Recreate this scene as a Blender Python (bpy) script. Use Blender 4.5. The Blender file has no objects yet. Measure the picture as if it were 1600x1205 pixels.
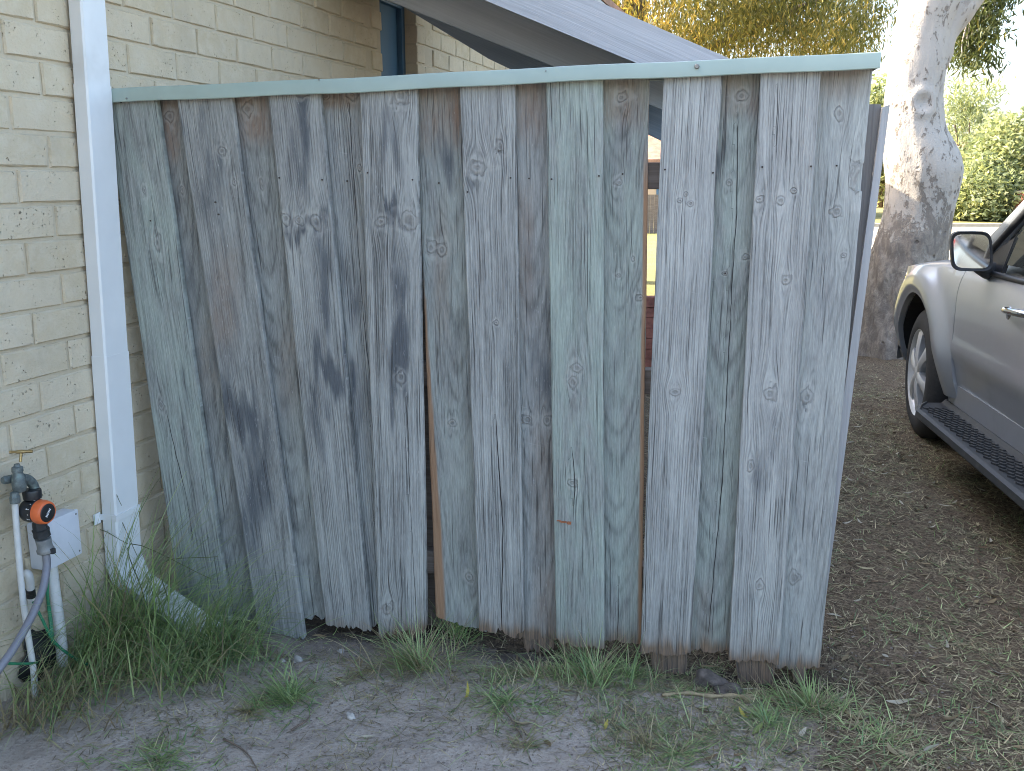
import bpy, bmesh, math, random
import numpy as np
from mathutils import Vector, Matrix

# ------------------------------------------------------------------ camera, sky, sun, exposure
scene = bpy.context.scene
COL = scene.collection
FPX, CAM_H, PITCH = 1500.0, 1.35, math.radians(12.1)
cam_data = bpy.data.cameras.new('camera')
cam_data.sensor_width = 36.0
cam_data.lens = 36.0 * FPX / 1600.0
cam_data.clip_start = 0.05
cam_data.clip_end = 1000.0
cam = bpy.data.objects.new('camera', cam_data)
cam.location = (0, 0, CAM_H)
cam.rotation_euler = (math.pi / 2 - PITCH, 0, 0)
COL.objects.link(cam)
scene.camera = cam

SUN_AZ, SUN_EL = math.radians(-70), math.radians(32)
world = bpy.data.worlds.new('World')
scene.world = world
world.use_nodes = True
wnt = world.node_tree
wnt.nodes.clear()
sky = wnt.nodes.new('ShaderNodeTexSky')
sky.sky_type = 'NISHITA'
sky.sun_disc = False
sky.sun_elevation = SUN_EL
sky.sun_rotation = SUN_AZ
sky.air_density = 1.0
sky.dust_density = 4.0
sky.ozone_density = 1.0
bg = wnt.nodes.new('ShaderNodeBackground')
bg.inputs['Strength'].default_value = 0.15
wout = wnt.nodes.new('ShaderNodeOutputWorld')
wnt.links.new(sky.outputs[0], bg.inputs[0])
wnt.links.new(bg.outputs[0], wout.inputs[0])

sun_data = bpy.data.lights.new('sun', 'SUN')
sun_data.energy = 3.0
sun_data.angle = math.radians(0.5)
sun_data.color = (1.0, 0.90, 0.74)
sun = bpy.data.objects.new('sun', sun_data)
to_sun = Vector((math.sin(SUN_AZ) * math.cos(SUN_EL), math.cos(SUN_AZ) * math.cos(SUN_EL), math.sin(SUN_EL)))
sun.rotation_euler = to_sun.to_track_quat('Z', 'Y').to_euler()
sun.location = to_sun * 60
COL.objects.link(sun)

scene.view_settings.view_transform = 'Standard'
scene.view_settings.look = 'None'
scene.view_settings.exposure = 2.5
scene.view_settings.gamma = 1.0
scene.view_settings.use_curve_mapping = False
scene.render.engine = 'CYCLES'
scene.cycles.filter_width = 1.0
scene.cycles.max_bounces = 5
scene.cycles.diffuse_bounces = 3
scene.cycles.glossy_bounces = 3
scene.cycles.transmission_bounces = 3

# ------------------------------------------------------------------ geometry of the place, measured from the photograph
cp, sp = math.cos(PITCH), math.sin(PITCH)
CAMP = np.array([0, 0, CAM_H])


def ray(x, y):
    a = (x - 800) / FPX
    b = -(y - 602.5) / FPX
    return np.array([a, cp + b * sp, -sp + b * cp])


def gnd(x, y, z=0.0):
    r = ray(x, y)
    return CAMP + (z - CAM_H) / r[2] * r


def on_plane(x, y, P, n):
    r = ray(x, y)
    return CAMP + np.dot(P - CAMP, n) / np.dot(r, n) * r


def at_depth(x, y, Y):
    r = ray(x, y)
    return CAMP + Y / r[1] * r


FP = gnd(840, 1012)                                   # foot of the fence
FD = np.array([math.sin(math.radians(100)), math.cos(math.radians(100)), 0])
FN = np.array([-FD[1], FD[0], 0])                     # away from the camera
WA = math.radians(16.9)
WD = np.array([math.sin(WA), math.cos(WA), 0])        # along the house wall
WN = np.array([WD[1], -WD[0], 0])                     # out of the house wall
WP0 = gnd(0, 1110)                                    # foot of the house wall


def fpt(x, y, off=0.0):
    """pixel -> (s, z) on the fence plane pushed back by off"""
    q = on_plane(x, y, FP + FN * off, FN)
    return float(np.dot(q - FP, FD)), float(q[2])


def fw(s, off, z):
    return FP + FD * s + FN * off + np.array([0, 0, z])


def wpt(x, y, off=0.0):
    """pixel -> world point on the wall plane moved out by off"""
    return on_plane(x, y, WP0 + WN * off, WN)


def ww(a, off, z):
    q = WP0 + WD * a + WN * off
    return np.array([q[0], q[1], z])


# ------------------------------------------------------------------ numpy noise
def _h(ix, iy, seed):
    n = (ix.astype(np.int64) * 374761393 + iy.astype(np.int64) * 668265263 + seed * 974711) & 0x7fffffff
    n = ((n ^ (n >> 13)) * 1274126177) & 0x7fffffff
    n = n ^ (n >> 16)
    return (n & 0xffff) / 65535.0


def vn(x, y, seed=0):
    x = np.asarray(x, float); y = np.asarray(y, float)
    ix = np.floor(x); iy = np.floor(y)
    fx = x - ix; fy = y - iy
    fx = fx * fx * (3 - 2 * fx); fy = fy * fy * (3 - 2 * fy)
    a = _h(ix, iy, seed); b = _h(ix + 1, iy, seed); c = _h(ix, iy + 1, seed); d = _h(ix + 1, iy + 1, seed)
    return (a * (1 - fx) + b * fx) * (1 - fy) + (c * (1 - fx) + d * fx) * fy


def fbm(x, y, seed=0, octs=4, gain=0.5):
    t = 0; amp = 1.0; tot = 0
    for o in range(octs):
        t = t + amp * vn(np.asarray(x) * 2 ** o + 17.3 * o, np.asarray(y) * 2 ** o - 9.1 * o, seed + o)
        tot += amp; amp *= gain
    return t / tot


def sstep(a, b, x):
    t = np.clip((np.asarray(x, float) - a) / (b - a), 0, 1)
    return t * t * (3 - 2 * t)


# ------------------------------------------------------------------ mesh helpers
OFF = {}


def link(o, parent=None):
    COL.objects.link(o)
    if parent is not None:
        o.parent = parent
    return o


def thing(name, label, cat, loc, group=None):
    o = bpy.data.objects.new(name, None)
    o.empty_display_size = 0.1
    o.location = tuple(float(c) for c in loc)
    link(o)
    OFF[o] = np.array(loc, float)
    tag(o, label, cat, group)
    return o


def tag(o, label=None, cat=None, group=None, kind=None):
    if label: o['label'] = label
    if cat: o['category'] = cat
    if group: o['group'] = group
    if kind: o['kind'] = kind
    return o


def raw_mesh(name, V, F, mats, smooth=False, attrs=None, midx=None):
    """V (n,3); F list of arrays (m,k) or list of lists"""
    me = bpy.data.meshes.new(name)
    V = np.asarray(V, np.float32)
    loops = []; starts = []; tot = 0
    for blk in F:
        if isinstance(blk, np.ndarray):
            m, k = blk.shape
            loops.append(blk.reshape(-1).astype(np.int32))
            starts.append(tot + np.arange(m, dtype=np.int32) * k)
            tot += m * k
        else:
            loops.append(np.array(blk, np.int32))
            starts.append(np.array([tot], np.int32))
            tot += len(blk)
    loops = np.concatenate(loops); starts = np.concatenate(starts)
    me.vertices.add(len(V)); me.vertices.foreach_set('co', V.reshape(-1))
    me.loops.add(len(loops)); me.loops.foreach_set('vertex_index', loops)
    me.polygons.add(len(starts)); me.polygons.foreach_set('loop_start', starts)
    if midx is not None:
        me.polygons.foreach_set('material_index', np.asarray(midx, np.int32))
    me.update(calc_edges=True)
    me.validate()
    me.polygons.foreach_set('use_smooth', np.full(len(me.polygons), bool(smooth)))
    if not isinstance(mats, (list, tuple)): mats = [mats]
    for m in mats: me.materials.append(m)
    for k, v in (attrs or {}).items():
        v = np.asarray(v, np.float32)
        if v.ndim == 1:
            at = me.attributes.new(k, 'FLOAT', 'POINT'); at.data.foreach_set('value', v)
        else:
            at = me.attributes.new(k, 'FLOAT_VECTOR', 'POINT'); at.data.foreach_set('vector', v.reshape(-1))
    return me


def obj(name, V, F, mats, parent=None, origin=None, smooth=False, attrs=None, midx=None, sharp=None):
    """one mesh object; V in world coordinates"""
    V = np.asarray(V, float)
    if parent is not None:
        off = OFF[parent]
    else:
        off = np.array(origin if origin is not None else (0, 0, 0), float)
    me = raw_mesh(name, V - off, F, mats, smooth, attrs, midx)
    if smooth and sharp:
        me.set_sharp_from_angle(angle=math.radians(sharp))
    o = bpy.data.objects.new(name, me)
    if parent is None: o.location = tuple(off)
    link(o, parent)
    OFF[o] = off
    return o


class MB:
    """collects shapes for one mesh"""
    def __init__(s):
        s.V = []; s.F = []; s.n = 0

    def add(s, V, F):
        V = np.asarray(V, float)
        for blk in F:
            s.F.append(blk + s.n if isinstance(blk, np.ndarray) else [i + s.n for i in blk])
        s.V.append(V); s.n += len(V)
        return s

    def box(s, c, u, v, w, bev=0.0):
        """box with centre c, half vectors u, v, w; small bevel"""
        c = np.asarray(c, float); ax = [np.asarray(q, float) for q in (u, v, w)]
        L = [np.linalg.norm(q) for q in ax]
        bm = bmesh.new()
        bmesh.ops.create_cube(bm, size=2.0)
        for vt in bm.verts: vt.co = Vector((vt.co.x * L[0], vt.co.y * L[1], vt.co.z * L[2]))
        if bev > 0:
            bmesh.ops.bevel(bm, geom=list(bm.edges), offset=bev, segments=2, profile=0.6, affect='EDGES')
        bm.verts.index_update()
        P = np.array([vt.co[:] for vt in bm.verts])
        fs = [[vt.index for vt in f.verts] for f in bm.faces]
        bm.free()
        W = c + sum(P[:, i:i + 1] * (ax[i] / L[i]) for i in range(3))
        return s.add(W, fs)

    def tube(s, pts, r, seg=12, caps=True, flat=None):
        pts = np.asarray(pts, float); n = len(pts)
        r = np.broadcast_to(np.asarray(r, float), (n,))
        t = np.gradient(pts, axis=0)
        t /= np.linalg.norm(t, axis=1, keepdims=True) + 1e-9
        up = np.array([0, 0, 1.0]) if abs(t[0][2]) < 0.9 else np.array([1.0, 0, 0])
        a = np.cross(t[0], up); a /= np.linalg.norm(a)
        V = []
        for i in range(n):
            a = a - t[i] * np.dot(a, t[i]); a /= np.linalg.norm(a)
            b = np.cross(t[i], a)
            th = np.arange(seg) * 2 * math.pi / seg
            V.append(pts[i] + r[i] * (np.cos(th)[:, None] * a + np.sin(th)[:, None] * b))
        V = np.concatenate(V)
        F = []
        i = np.arange(n - 1)[:, None] * seg; j = np.arange(seg)[None, :]; k = (j + 1) % seg
        F.append(np.stack([i + j, i + k, i + seg + k, i + seg + j], -1).reshape(-1, 4))
        if caps:
            F.append(list(range(seg))[::-1]); F.append([(n - 1) * seg + q for q in range(seg)])
        return s.add(V, F)

    def lathe(s, c, ax, prof, seg=32, cap=False):
        """prof = [(along, radius)], axis from c along ax"""
        ax = np.asarray(ax, float); ax /= np.linalg.norm(ax)
        up = np.array([0, 0, 1.0]) if abs(ax[2]) < 0.9 else np.array([1.0, 0, 0])
        a = np.cross(ax, up); a /= np.linalg.norm(a); b = np.cross(ax, a)
        th = np.arange(seg) * 2 * math.pi / seg
        ring = np.cos(th)[:, None] * a + np.sin(th)[:, None] * b
        V = np.concatenate([np.asarray(c) + ax * h + ring * r for h, r in prof])
        n = len(prof)
        i = np.arange(n - 1)[:, None] * seg; j = np.arange(seg)[None, :]; k = (j + 1) % seg
        F = [np.stack([i + j, i + k, i + seg + k, i + seg + j], -1).reshape(-1, 4)]
        if cap:
            F.append(list(range(seg))[::-1]); F.append([(n - 1) * seg + q for q in range(seg)])
        return s.add(V, F)

    def prism(s, P, Q):
        """two equal loops of points joined and capped"""
        P = np.asarray(P, float); Q = np.asarray(Q, float); n = len(P)
        i = np.arange(n); k = (i + 1) % n
        return s.add(np.concatenate([P, Q]), [np.stack([i, k, k + n, i + n], -1), list(range(n))[::-1], [n + q for q in range(n)]])

    def build(s, name, mat, parent=None, origin=None, smooth=False, sharp=None, attrs=None):
        return obj(name, np.concatenate(s.V), s.F, mat, parent, origin, smooth, attrs, None, sharp)


def grid_faces(nv, nu, flip=False, base=0):
    i = np.arange(nv - 1)[:, None] * nu; j = np.arange(nu - 1)[None, :]
    q = [i + j, i + j + 1, i + nu + j + 1, i + nu + j]
    if flip: q = q[::-1]
    return np.stack(q, -1).reshape(-1, 4) + base


def spline(P, n):
    """Catmull-Rom through points"""
    P = np.asarray(P, float)
    Q = np.concatenate([[2 * P[0] - P[1]], P, [2 * P[-1] - P[-2]]])
    t = np.linspace(0, len(P) - 1 - 1e-6, n)
    i = t.astype(int); f = (t - i)[:, None]
    a, b, c, d = Q[i], Q[i + 1], Q[i + 2], Q[i + 3]
    return 0.5 * ((2 * b) + (c - a) * f + (2 * a - 5 * b + 4 * c - d) * f ** 2 + (3 * b - a - 3 * c + d) * f ** 3)


# ------------------------------------------------------------------ material graph helper
class G:
    def __init__(s, name):
        s.mat = bpy.data.materials.new(name)
        s.mat.use_nodes = True
        s.t = s.mat.node_tree
        s.t.nodes.clear()
        s.out = s.t.nodes.new('ShaderNodeOutputMaterial')

    def n(s, typ, ins=None, **props):
        nd = s.t.nodes.new(typ)
        for k, v in props.items(): setattr(nd, k, v)
        for k, v in (ins or {}).items(): s.set(nd.inputs[k], v)
        return nd

    def set(s, sock, v):
        if isinstance(v, bpy.types.NodeSocket): s.t.links.new(v, sock)
        elif isinstance(v, bpy.types.Node): s.t.links.new(v.outputs[0], sock)
        else:
            if hasattr(sock.default_value, '__len__') and not hasattr(v, '__len__'):
                v = [v] * len(sock.default_value)
            if hasattr(sock.default_value, '__len__') and len(sock.default_value) == 4 and len(v) == 3: v = (*v, 1)
            sock.default_value = v

    def m(s, op, a, b=0.0, c=None, clamp=False):
        ins = {0: a, 1: b}
        if c is not None: ins[2] = c
        return s.n('ShaderNodeMath', ins, operation=op, use_clamp=clamp).outputs[0]

    def mul(s, a, b): return s.m('MULTIPLY', a, b)
    def add(s, a, b): return s.m('ADD', a, b)
    def sub(s, a, b): return s.m('SUBTRACT', a, b)

    def mix(s, f, a, b, mode='MIX'):
        nd = s.n('ShaderNodeMix', None, data_type='RGBA', blend_type=mode)
        nd.clamp_factor = True
        s.set(nd.inputs[0], f); s.set(nd.inputs[6], a); s.set(nd.inputs[7], b)
        return nd.outputs[2]

    def step(s, x, a, b):
        return s.n('ShaderNodeMapRange', {0: x, 1: a, 2: b, 3: 0.0, 4: 1.0}, interpolation_type='SMOOTHSTEP').outputs[0]

    def ramp(s, f, stops):
        nd = s.n('ShaderNodeValToRGB', {0: f})
        el = nd.color_ramp.elements
        while len(el) < len(stops): el.new(0.5)
        for e, (p, c) in zip(el, stops):
            e.position = p; e.color = (*c, 1) if len(c) == 3 else c
        return nd.outputs[0]

    def noise(s, vec=None, scale=1.0, detail=2.0, rough=0.5, dist=0.0, color=False):
        ins = {'Scale': scale, 'Detail': detail, 'Roughness': rough, 'Distortion': dist}
        if vec is not None: ins['Vector'] = vec
        nd = s.n('ShaderNodeTexNoise', ins)
        return nd.outputs[1] if color else nd.outputs[0]

    def voro(s, vec, scale, feature='F1', rand=1.0):
        return s.n('ShaderNodeTexVoronoi', {'Vector': vec, 'Scale': scale, 'Randomness': rand}, feature=feature)

    def xyz(s, x, y, z=0.0):
        return s.n('ShaderNodeCombineXYZ', {0: x, 1: y, 2: z}).outputs[0]

    def sep(s, v):
        nd = s.n('ShaderNodeSeparateXYZ', {0: v})
        return nd.outputs[0], nd.outputs[1], nd.outputs[2]

    def attr(s, name, out='Fac'):
        return s.n('ShaderNodeAttribute', None, attribute_name=name).outputs[out]

    def obj_co(s): return s.n('ShaderNodeTexCoord').outputs['Object']
    def pos(s): return s.n('ShaderNodeNewGeometry').outputs['Position']
    def rnd(s): return s.n('ShaderNodeObjectInfo').outputs['Random']

    def bump(s, h, dist=0.002, strength=0.6):
        return s.n('ShaderNodeBump', {'Height': h, 'Distance': dist, 'Strength': strength}).outputs[0]

    def pbr(s, col, rough=0.6, normal=None, **kw):
        ins = {'Base Color': col, 'Roughness': rough}
        for k, v in kw.items(): ins[k.replace('_', ' ')] = v
        if normal is not None: ins['Normal'] = normal
        nd = s.n('ShaderNodeBsdfPrincipled', ins)
        s.t.links.new(nd.outputs[0], s.out.inputs[0])
        s.shader = nd.outputs[0]
        return s.mat

    def leafy(s, col, fac=0.4, rough=0.5, tcol=None):
        p = s.n('ShaderNodeBsdfPrincipled', {'Base Color': col, 'Roughness': rough, 'Specular IOR Level': 0.35})
        t = s.n('ShaderNodeBsdfTranslucent', {'Color': tcol if tcol is not None else col})
        x = s.n('ShaderNodeMixShader', {0: fac, 1: p.outputs[0], 2: t.outputs[0]})
        s.t.links.new(x.outputs[0], s.out.inputs[0])
        return s.mat

# ------------------------------------------------------------------ materials
def mat_simple(name, col, rough=0.5, var=0.12, scale=20.0, bump=0.0, dirt=None, **kw):
    g = G(name)
    o = g.obj_co()
    n1 = g.noise(o, scale, 4, 0.6)
    c = g.mix(g.step(n1, 0.3, 0.75), [x * (1 - var) for x in col], [min(1, x * (1 + var)) for x in col])
    if dirt:
        d = g.step(g.noise(o, scale * 0.35, 5, 0.65), 0.52, 0.75)
        c = g.mix(g.mul(d, dirt[1]), c, dirt[0])
    r = g.add(rough, g.mul(g.sub(n1, 0.5), 0.2))
    nrm = g.bump(g.noise(o, scale * 6, 3, 0.6), bump, 0.5) if bump else None
    return g.pbr(c, r, nrm, **kw)


def mat_weathered():
    g = G('weathered_paling')
    u, v, seed = g.sep(g.attr('wc', 'Vector'))
    ring = g.attr('ring'); fx = g.attr('fx'); cath = g.attr('cath')
    stain, green, brown = g.sep(g.attr('m1', 'Vector'))
    tone, rot, edge = g.sep(g.attr('m2', 'Vector'))
    kn = g.attr('kn'); ck = g.attr('ck')
    fib = g.noise(g.xyz(g.mul(fx, 250), g.mul(v, 5), seed), 1, 4, 0.8)
    fine = g.noise(g.xyz(g.mul(u, 620), g.mul(v, 26), seed), 1, 2, 0.8)
    grow = g.noise(g.xyz(g.mul(ring, 110), g.mul(v, 0.8), seed), 1, 1.5, 0.5)
    ph = g.noise(g.xyz(g.mul(ring, 45), g.mul(v, 0.7), g.add(seed, 51)), 1, 2, 0.5)
    lines = g.m('SINE', g.add(g.mul(ring, 1080), g.mul(ph, 16)))
    lines = g.mul(g.m('POWER', g.add(0.5, g.mul(lines, 0.5)), 2.2), g.step(g.noise(g.xyz(g.mul(u, 30), g.mul(v, 4), g.add(seed, 61)), 1, 2, 0.5), 0.3, 0.62))
    broad = g.noise(g.xyz(g.mul(u, 16), g.mul(v, 3.2), seed), 1, 5, 0.6)
    patch = g.noise(g.xyz(g.mul(u, 40), g.mul(v, 14), g.add(seed, 7)), 1, 4, 0.6)
    check_n = g.noise(g.xyz(g.mul(fx, 300), g.mul(v, 3.2), g.add(seed, 3)), 1, 1, 0.4)
    mask_n = g.noise(g.xyz(g.mul(u, 20), g.mul(v, 5), g.add(seed, 11)), 1, 2, 0.5)
    check = g.mul(g.sub(1, g.step(check_n, 0.27, 0.37)), g.step(mask_n, 0.40, 0.56))
    val = g.add(0.5, g.mul(g.sub(fib, 0.5), 0.95))
    val = g.add(val, g.mul(g.sub(fine, 0.5), 0.95))
    val = g.add(val, g.mul(g.sub(grow, 0.5), g.sub(0.75, g.mul(cath, 0.35))))
    val = g.add(val, g.mul(g.sub(broad, 0.5), 0.95))
    val = g.sub(val, g.mul(lines, g.sub(0.30, g.mul(cath, 0.10))))
    val = g.add(val, g.mul(g.sub(tone, 0.5), 1.0))
    col = g.ramp(val, [(0.0, (0.11, 0.11, 0.105)), (0.25, (0.21, 0.21, 0.20)), (0.5, (0.32, 0.32, 0.305)), (0.75, (0.41, 0.41, 0.39)), (1.0, (0.52, 0.52, 0.49))])
    # lichen green, tannin brown
    gm = g.mul(green, g.step(g.add(g.mul(patch, 0.4), g.mul(broad, 0.8)), 0.3, 0.75))
    col = g.mix(gm, col, g.mix(1.0, col, (0.83, 1.0, 0.89), 'MULTIPLY'))
    bm_ = g.mul(brown, g.step(g.add(g.mul(patch, 0.5), g.mul(fib, 0.6)), 0.25, 0.8))
    col = g.mix(bm_, col, g.mix(fib, (0.16, 0.095, 0.06), (0.36, 0.235, 0.16)))
    # mildew
    streak = g.add(g.mul(g.sub(fib, 0.5), 0.9), g.add(g.mul(g.sub(broad, 0.5), 0.9), g.mul(g.sub(grow, 0.5), 0.7)))
    sm = g.mul(g.mul(g.step(g.add(stain, streak), 0.18, 0.95), g.step(stain, 0.02, 0.22)), 0.9)
    col = g.mix(sm, col, g.mix(fine, (0.05, 0.056, 0.066), (0.13, 0.14, 0.155)))
    # pale worn flecks
    fl = g.step(g.noise(g.xyz(g.mul(fx, 420), g.mul(v, 45), g.add(seed, 21)), 1, 2, 0.5), 0.66, 0.76)
    fl = g.mul(fl, g.step(g.add(patch, g.mul(stain, 0.25)), 0.45, 0.62))
    col = g.mix(g.mul(fl, 0.55), col, (0.56, 0.56, 0.56))
    # long scuffs across the grain
    sc = g.step(g.noise(g.xyz(g.mul(u, 9), g.mul(g.add(v, g.mul(u, 0.25)), 170), g.add(seed, 31)), 1, 1, 0.5), 0.74, 0.80)
    sc = g.mul(sc, g.step(mask_n, 0.5, 0.64))
    col = g.mix(g.mul(sc, 0.35), col, (0.52, 0.53, 0.54))
    # checks in the grain
    col = g.mix(g.mul(check, 0.75), col, (0.06, 0.056, 0.055))
    # knots
    kin = g.sub(1, g.step(kn, 0.85, 1.0))
    rings = g.m('SINE', g.mul(g.add(kn, g.mul(fib, 0.6)), 9))
    kcol = g.mix(g.step(g.add(rings, g.mul(g.sub(patch, 0.5), 2)), -0.9, 1.0), (0.23, 0.222, 0.205), (0.40, 0.39, 0.36))
    col = g.mix(g.mul(kin, 0.5), col, kcol)
    rim = g.mul(g.sub(1, g.step(g.m('ABSOLUTE', g.sub(kn, g.add(0.98, g.mul(g.sub(patch, 0.5), 0.3)))), 0.03, 0.16)), g.step(patch, 0.46, 0.62))
    col = g.mix(g.mul(rim, 0.5), col, (0.09, 0.085, 0.08))
    halo = g.mul(g.step(kn, 0.95, 1.25), g.sub(1, g.step(kn, 1.3, 2.1)))
    col = g.mix(g.mul(halo, 0.22), col, (0.56, 0.55, 0.51))
    # splits
    crk = g.sub(1, g.step(g.m('ABSOLUTE', ck), 0.55, 1.0))
    col = g.mix(g.mul(crk, 0.95), col, (0.03, 0.028, 0.028))
    # rotten foot and fresh-cut edges
    col = g.mix(g.m('MULTIPLY', rot, g.add(0.45, g.mul(fib, 0.9)), clamp=True), col, g.mix(g.step(fib, 0.3, 0.7), (0.045, 0.03, 0.02), (0.34, 0.225, 0.145)))
    col = g.mix(edge, col, g.mix(fib, (0.24, 0.125, 0.066), (0.46, 0.27, 0.15)))
    h = g.sub(g.add(g.mul(fib, 0.7), g.mul(fine, 0.3)), g.mul(lines, g.sub(0.35, g.mul(cath, 0.2))))
    h = g.sub(h, g.add(g.mul(check, 0.9), g.mul(crk, 1.6)))
    h = g.add(h, g.sub(g.mul(g.mul(kin, rings), 0.35), g.mul(rim, 0.6)))
    return g.pbr(col, 0.85, g.bump(h, 0.0026, 0.9), Specular_IOR_Level=0.25)


def mat_brick():
    g = G('cream_brick')
    o = g.obj_co(); r = g.rnd()
    oo = g.n('ShaderNodeVectorMath', {0: o, 1: g.xyz(g.mul(r, 37), g.mul(r, 91), g.mul(r, 53))}, operation='ADD').outputs[0]
    n1 = g.noise(oo, 26, 5, 0.65); n2 = g.noise(oo, 150, 3, 0.6)
    c = g.mix(r, (0.56, 0.47, 0.325), (0.625, 0.535, 0.39))
    c = g.mix(g.step(n1, 0.35, 0.75), c, (0.62, 0.54, 0.405))
    c = g.mix(g.mul(g.step(g.noise(oo, 9, 3, 0.6), 0.5, 0.8), 0.35), c, (0.41, 0.36, 0.27))
    ow = g.n('ShaderNodeVectorMath', {0: oo, 1: g.n('ShaderNodeVectorMath', {0: g.noise(oo, 180, 2, 0.6, color=True), 'Scale': 0.012}, operation='SCALE').outputs[0]}, operation='ADD').outputs[0]
    pit = g.sub(1, g.step(g.voro(ow, 85).outputs['Distance'], 0.05, 0.22))
    pit = g.mul(pit, g.step(g.noise(oo, 17, 2, 0.5), 0.5, 0.6))
    c = g.mix(g.mul(pit, 0.65), c, (0.17, 0.14, 0.10))
    wz = g.sep(g.pos())[2]
    sp_ = g.mul(g.sub(1, g.step(g.add(wz, g.mul(g.sub(g.noise(g.pos(), 7, 4, 0.6), 0.5), 0.5)), 0.05, 0.5)), 0.4)
    c = g.mix(sp_, c, (0.30, 0.25, 0.19))
    st_ = g.mul(g.step(g.noise(g.xyz(g.mul(g.sep(g.pos())[0], 6), g.mul(g.sep(g.pos())[1], 6), g.mul(wz, 0.9)), 1, 4, 0.6), 0.52, 0.75), 0.3)
    c = g.mix(st_, c, (0.37, 0.325, 0.25))
    h = g.sub(g.add(g.mul(n1, 0.9), g.mul(n2, 0.35)), g.mul(pit, 1.6))
    return g.pbr(c, 0.9, g.bump(h, 0.006, 0.8), Specular_IOR_Level=0.2)


def mat_mortar():
    g = G('mortar')
    o = g.pos()
    n = g.noise(o, 60, 4, 0.7)
    c = g.mix(n, (0.50, 0.43, 0.31), (0.60, 0.52, 0.39))
    c = g.mix(g.mul(g.step(g.noise(o, 5, 4, 0.6), 0.5, 0.8), 0.4), c, (0.40, 0.345, 0.26))
    return g.pbr(c, 0.95, g.bump(g.noise(o, 260, 3, 0.6), 0.002, 0.6), Specular_IOR_Level=0.1)


def mat_ground():
    g = G('sandy_soil')
    p = g.pos()
    sand = g.attr('sand'); lawn = g.attr('lawn'); dark_soil = g.attr('dark_soil')
    n1 = g.noise(p, 9, 6, 0.65); n2 = g.noise(p, 70, 4, 0.65); n3 = g.noise(p, 330, 2, 0.6)
    cs = g.mix(n1, (0.33, 0.275, 0.23), (0.53, 0.46, 0.39))
    cs = g.mix(g.mul(g.step(n2, 0.48, 0.70), 0.65), cs, (0.23, 0.185, 0.155))
    cs = g.mix(g.mul(g.step(n3, 0.60, 0.72), 0.5), cs, (0.58, 0.53, 0.48))
    cl = g.mix(g.step(n2, 0.25, 0.75), (0.035, 0.025, 0.017), (0.25, 0.185, 0.12))
    cl = g.mix(g.mul(g.step(n1, 0.52, 0.7), 0.55), cl, (0.24, 0.18, 0.12))
    cl = g.mix(g.mul(g.step(n3, 0.56, 0.66), 0.6), cl, (0.36, 0.29, 0.21))
    n4 = g.noise(p, 150, 3, 0.7)
    cl = g.mix(g.mul(g.step(n4, 0.52, 0.62), 0.65), cl, (0.035, 0.028, 0.022))
    cs = g.mix(g.mul(g.step(n4, 0.56, 0.66), 0.45), cs, (0.17, 0.14, 0.115))
    c = g.mix(g.step(g.add(sand, g.mul(g.sub(n2, 0.5), 0.5)), 0.35, 0.65), cl, cs)
    c = g.mix(dark_soil, c, (0.035, 0.028, 0.024))
    gr = g.mix(g.noise(p, 1.2, 5, 0.7), (0.17, 0.17, 0.06), (0.34, 0.29, 0.13))
    c = g.mix(lawn, c, gr)
    h = g.add(g.mul(n1, 0.6), g.add(g.mul(n2, 0.5), g.add(g.mul(n3, 0.22), g.mul(n4, 0.4))))
    return g.pbr(c, 0.97, g.bump(h, 0.016, 0.85), Specular_IOR_Level=0.1)


def mat_bark():
    g = G('pale_gum_bark')
    o = g.obj_co()
    x, y, z = g.sep(o)
    zz = g.xyz(x, y, g.mul(z, 0.55))
    n1 = g.noise(zz, 3.2, 6, 0.6, 0.4); n2 = g.noise(zz, 16, 5, 0.7, 0.3); n3 = g.noise(o, 90, 3, 0.6)
    c = g.mix(n1, (0.40, 0.355, 0.305), (0.52, 0.475, 0.42))
    low = g.sub(1, g.step(g.add(z, g.mul(g.sub(n1, 0.5), 1.4)), 0.75, 1.65))
    n5 = g.noise(zz, 6.5, 5, 0.6, 0.6)
    spots = g.m('MAXIMUM', g.step(g.add(n2, g.mul(low, 0.20)), 0.565, 0.63), g.mul(g.step(g.add(n5, g.mul(low, 0.08)), 0.60, 0.66), 0.6))
    c = g.mix(g.mul(spots, 0.8), c, g.mix(n3, (0.12, 0.10, 0.08), (0.24, 0.20, 0.16)))
    c = g.mix(g.mul(low, 0.75), c, g.mix(g.step(n2, 0.38, 0.62), (0.36, 0.305, 0.24), (0.17, 0.14, 0.115)))
    pit = g.sub(1, g.step(g.voro(o, 11).outputs['Distance'], 0.08, 0.22))
    pit = g.mul(pit, g.step(g.noise(o, 4, 2, 0.5), 0.45, 0.58))
    c = g.mix(g.mul(pit, 0.75), c, (0.10, 0.08, 0.065))
    h = g.sub(g.add(n2, g.mul(n3, 0.3)), g.add(g.mul(pit, 0.8), g.mul(spots, 0.5)))
    return g.pbr(c, 0.85, g.bump(h, 0.02, 0.7), Specular_IOR_Level=0.2)


def mat_leaf(name, a, b, c3, fac=0.4):
    g = G(name)
    lv = g.attr('lv')
    col = g.ramp(lv, [(0.0, a), (0.6, b), (1.0, c3)])
    t = g.mix(0.5, col, g.mix(1.0, col, (1.9, 1.75, 0.75), 'MULTIPLY'))
    return g.leafy(col, fac, 0.45, t)


def mat_vcol(name, fac=0.3, rough=0.6):
    g = G(name)
    col = g.attr('col', 'Vector')
    n = g.noise(g.pos(), 240, 2, 0.5)
    col = g.mix(g.mul(n, 0.35), col, g.mix(1.0, col, (0.6, 0.6, 0.6), 'MULTIPLY'))
    return g.leafy(col, fac, rough)


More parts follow.
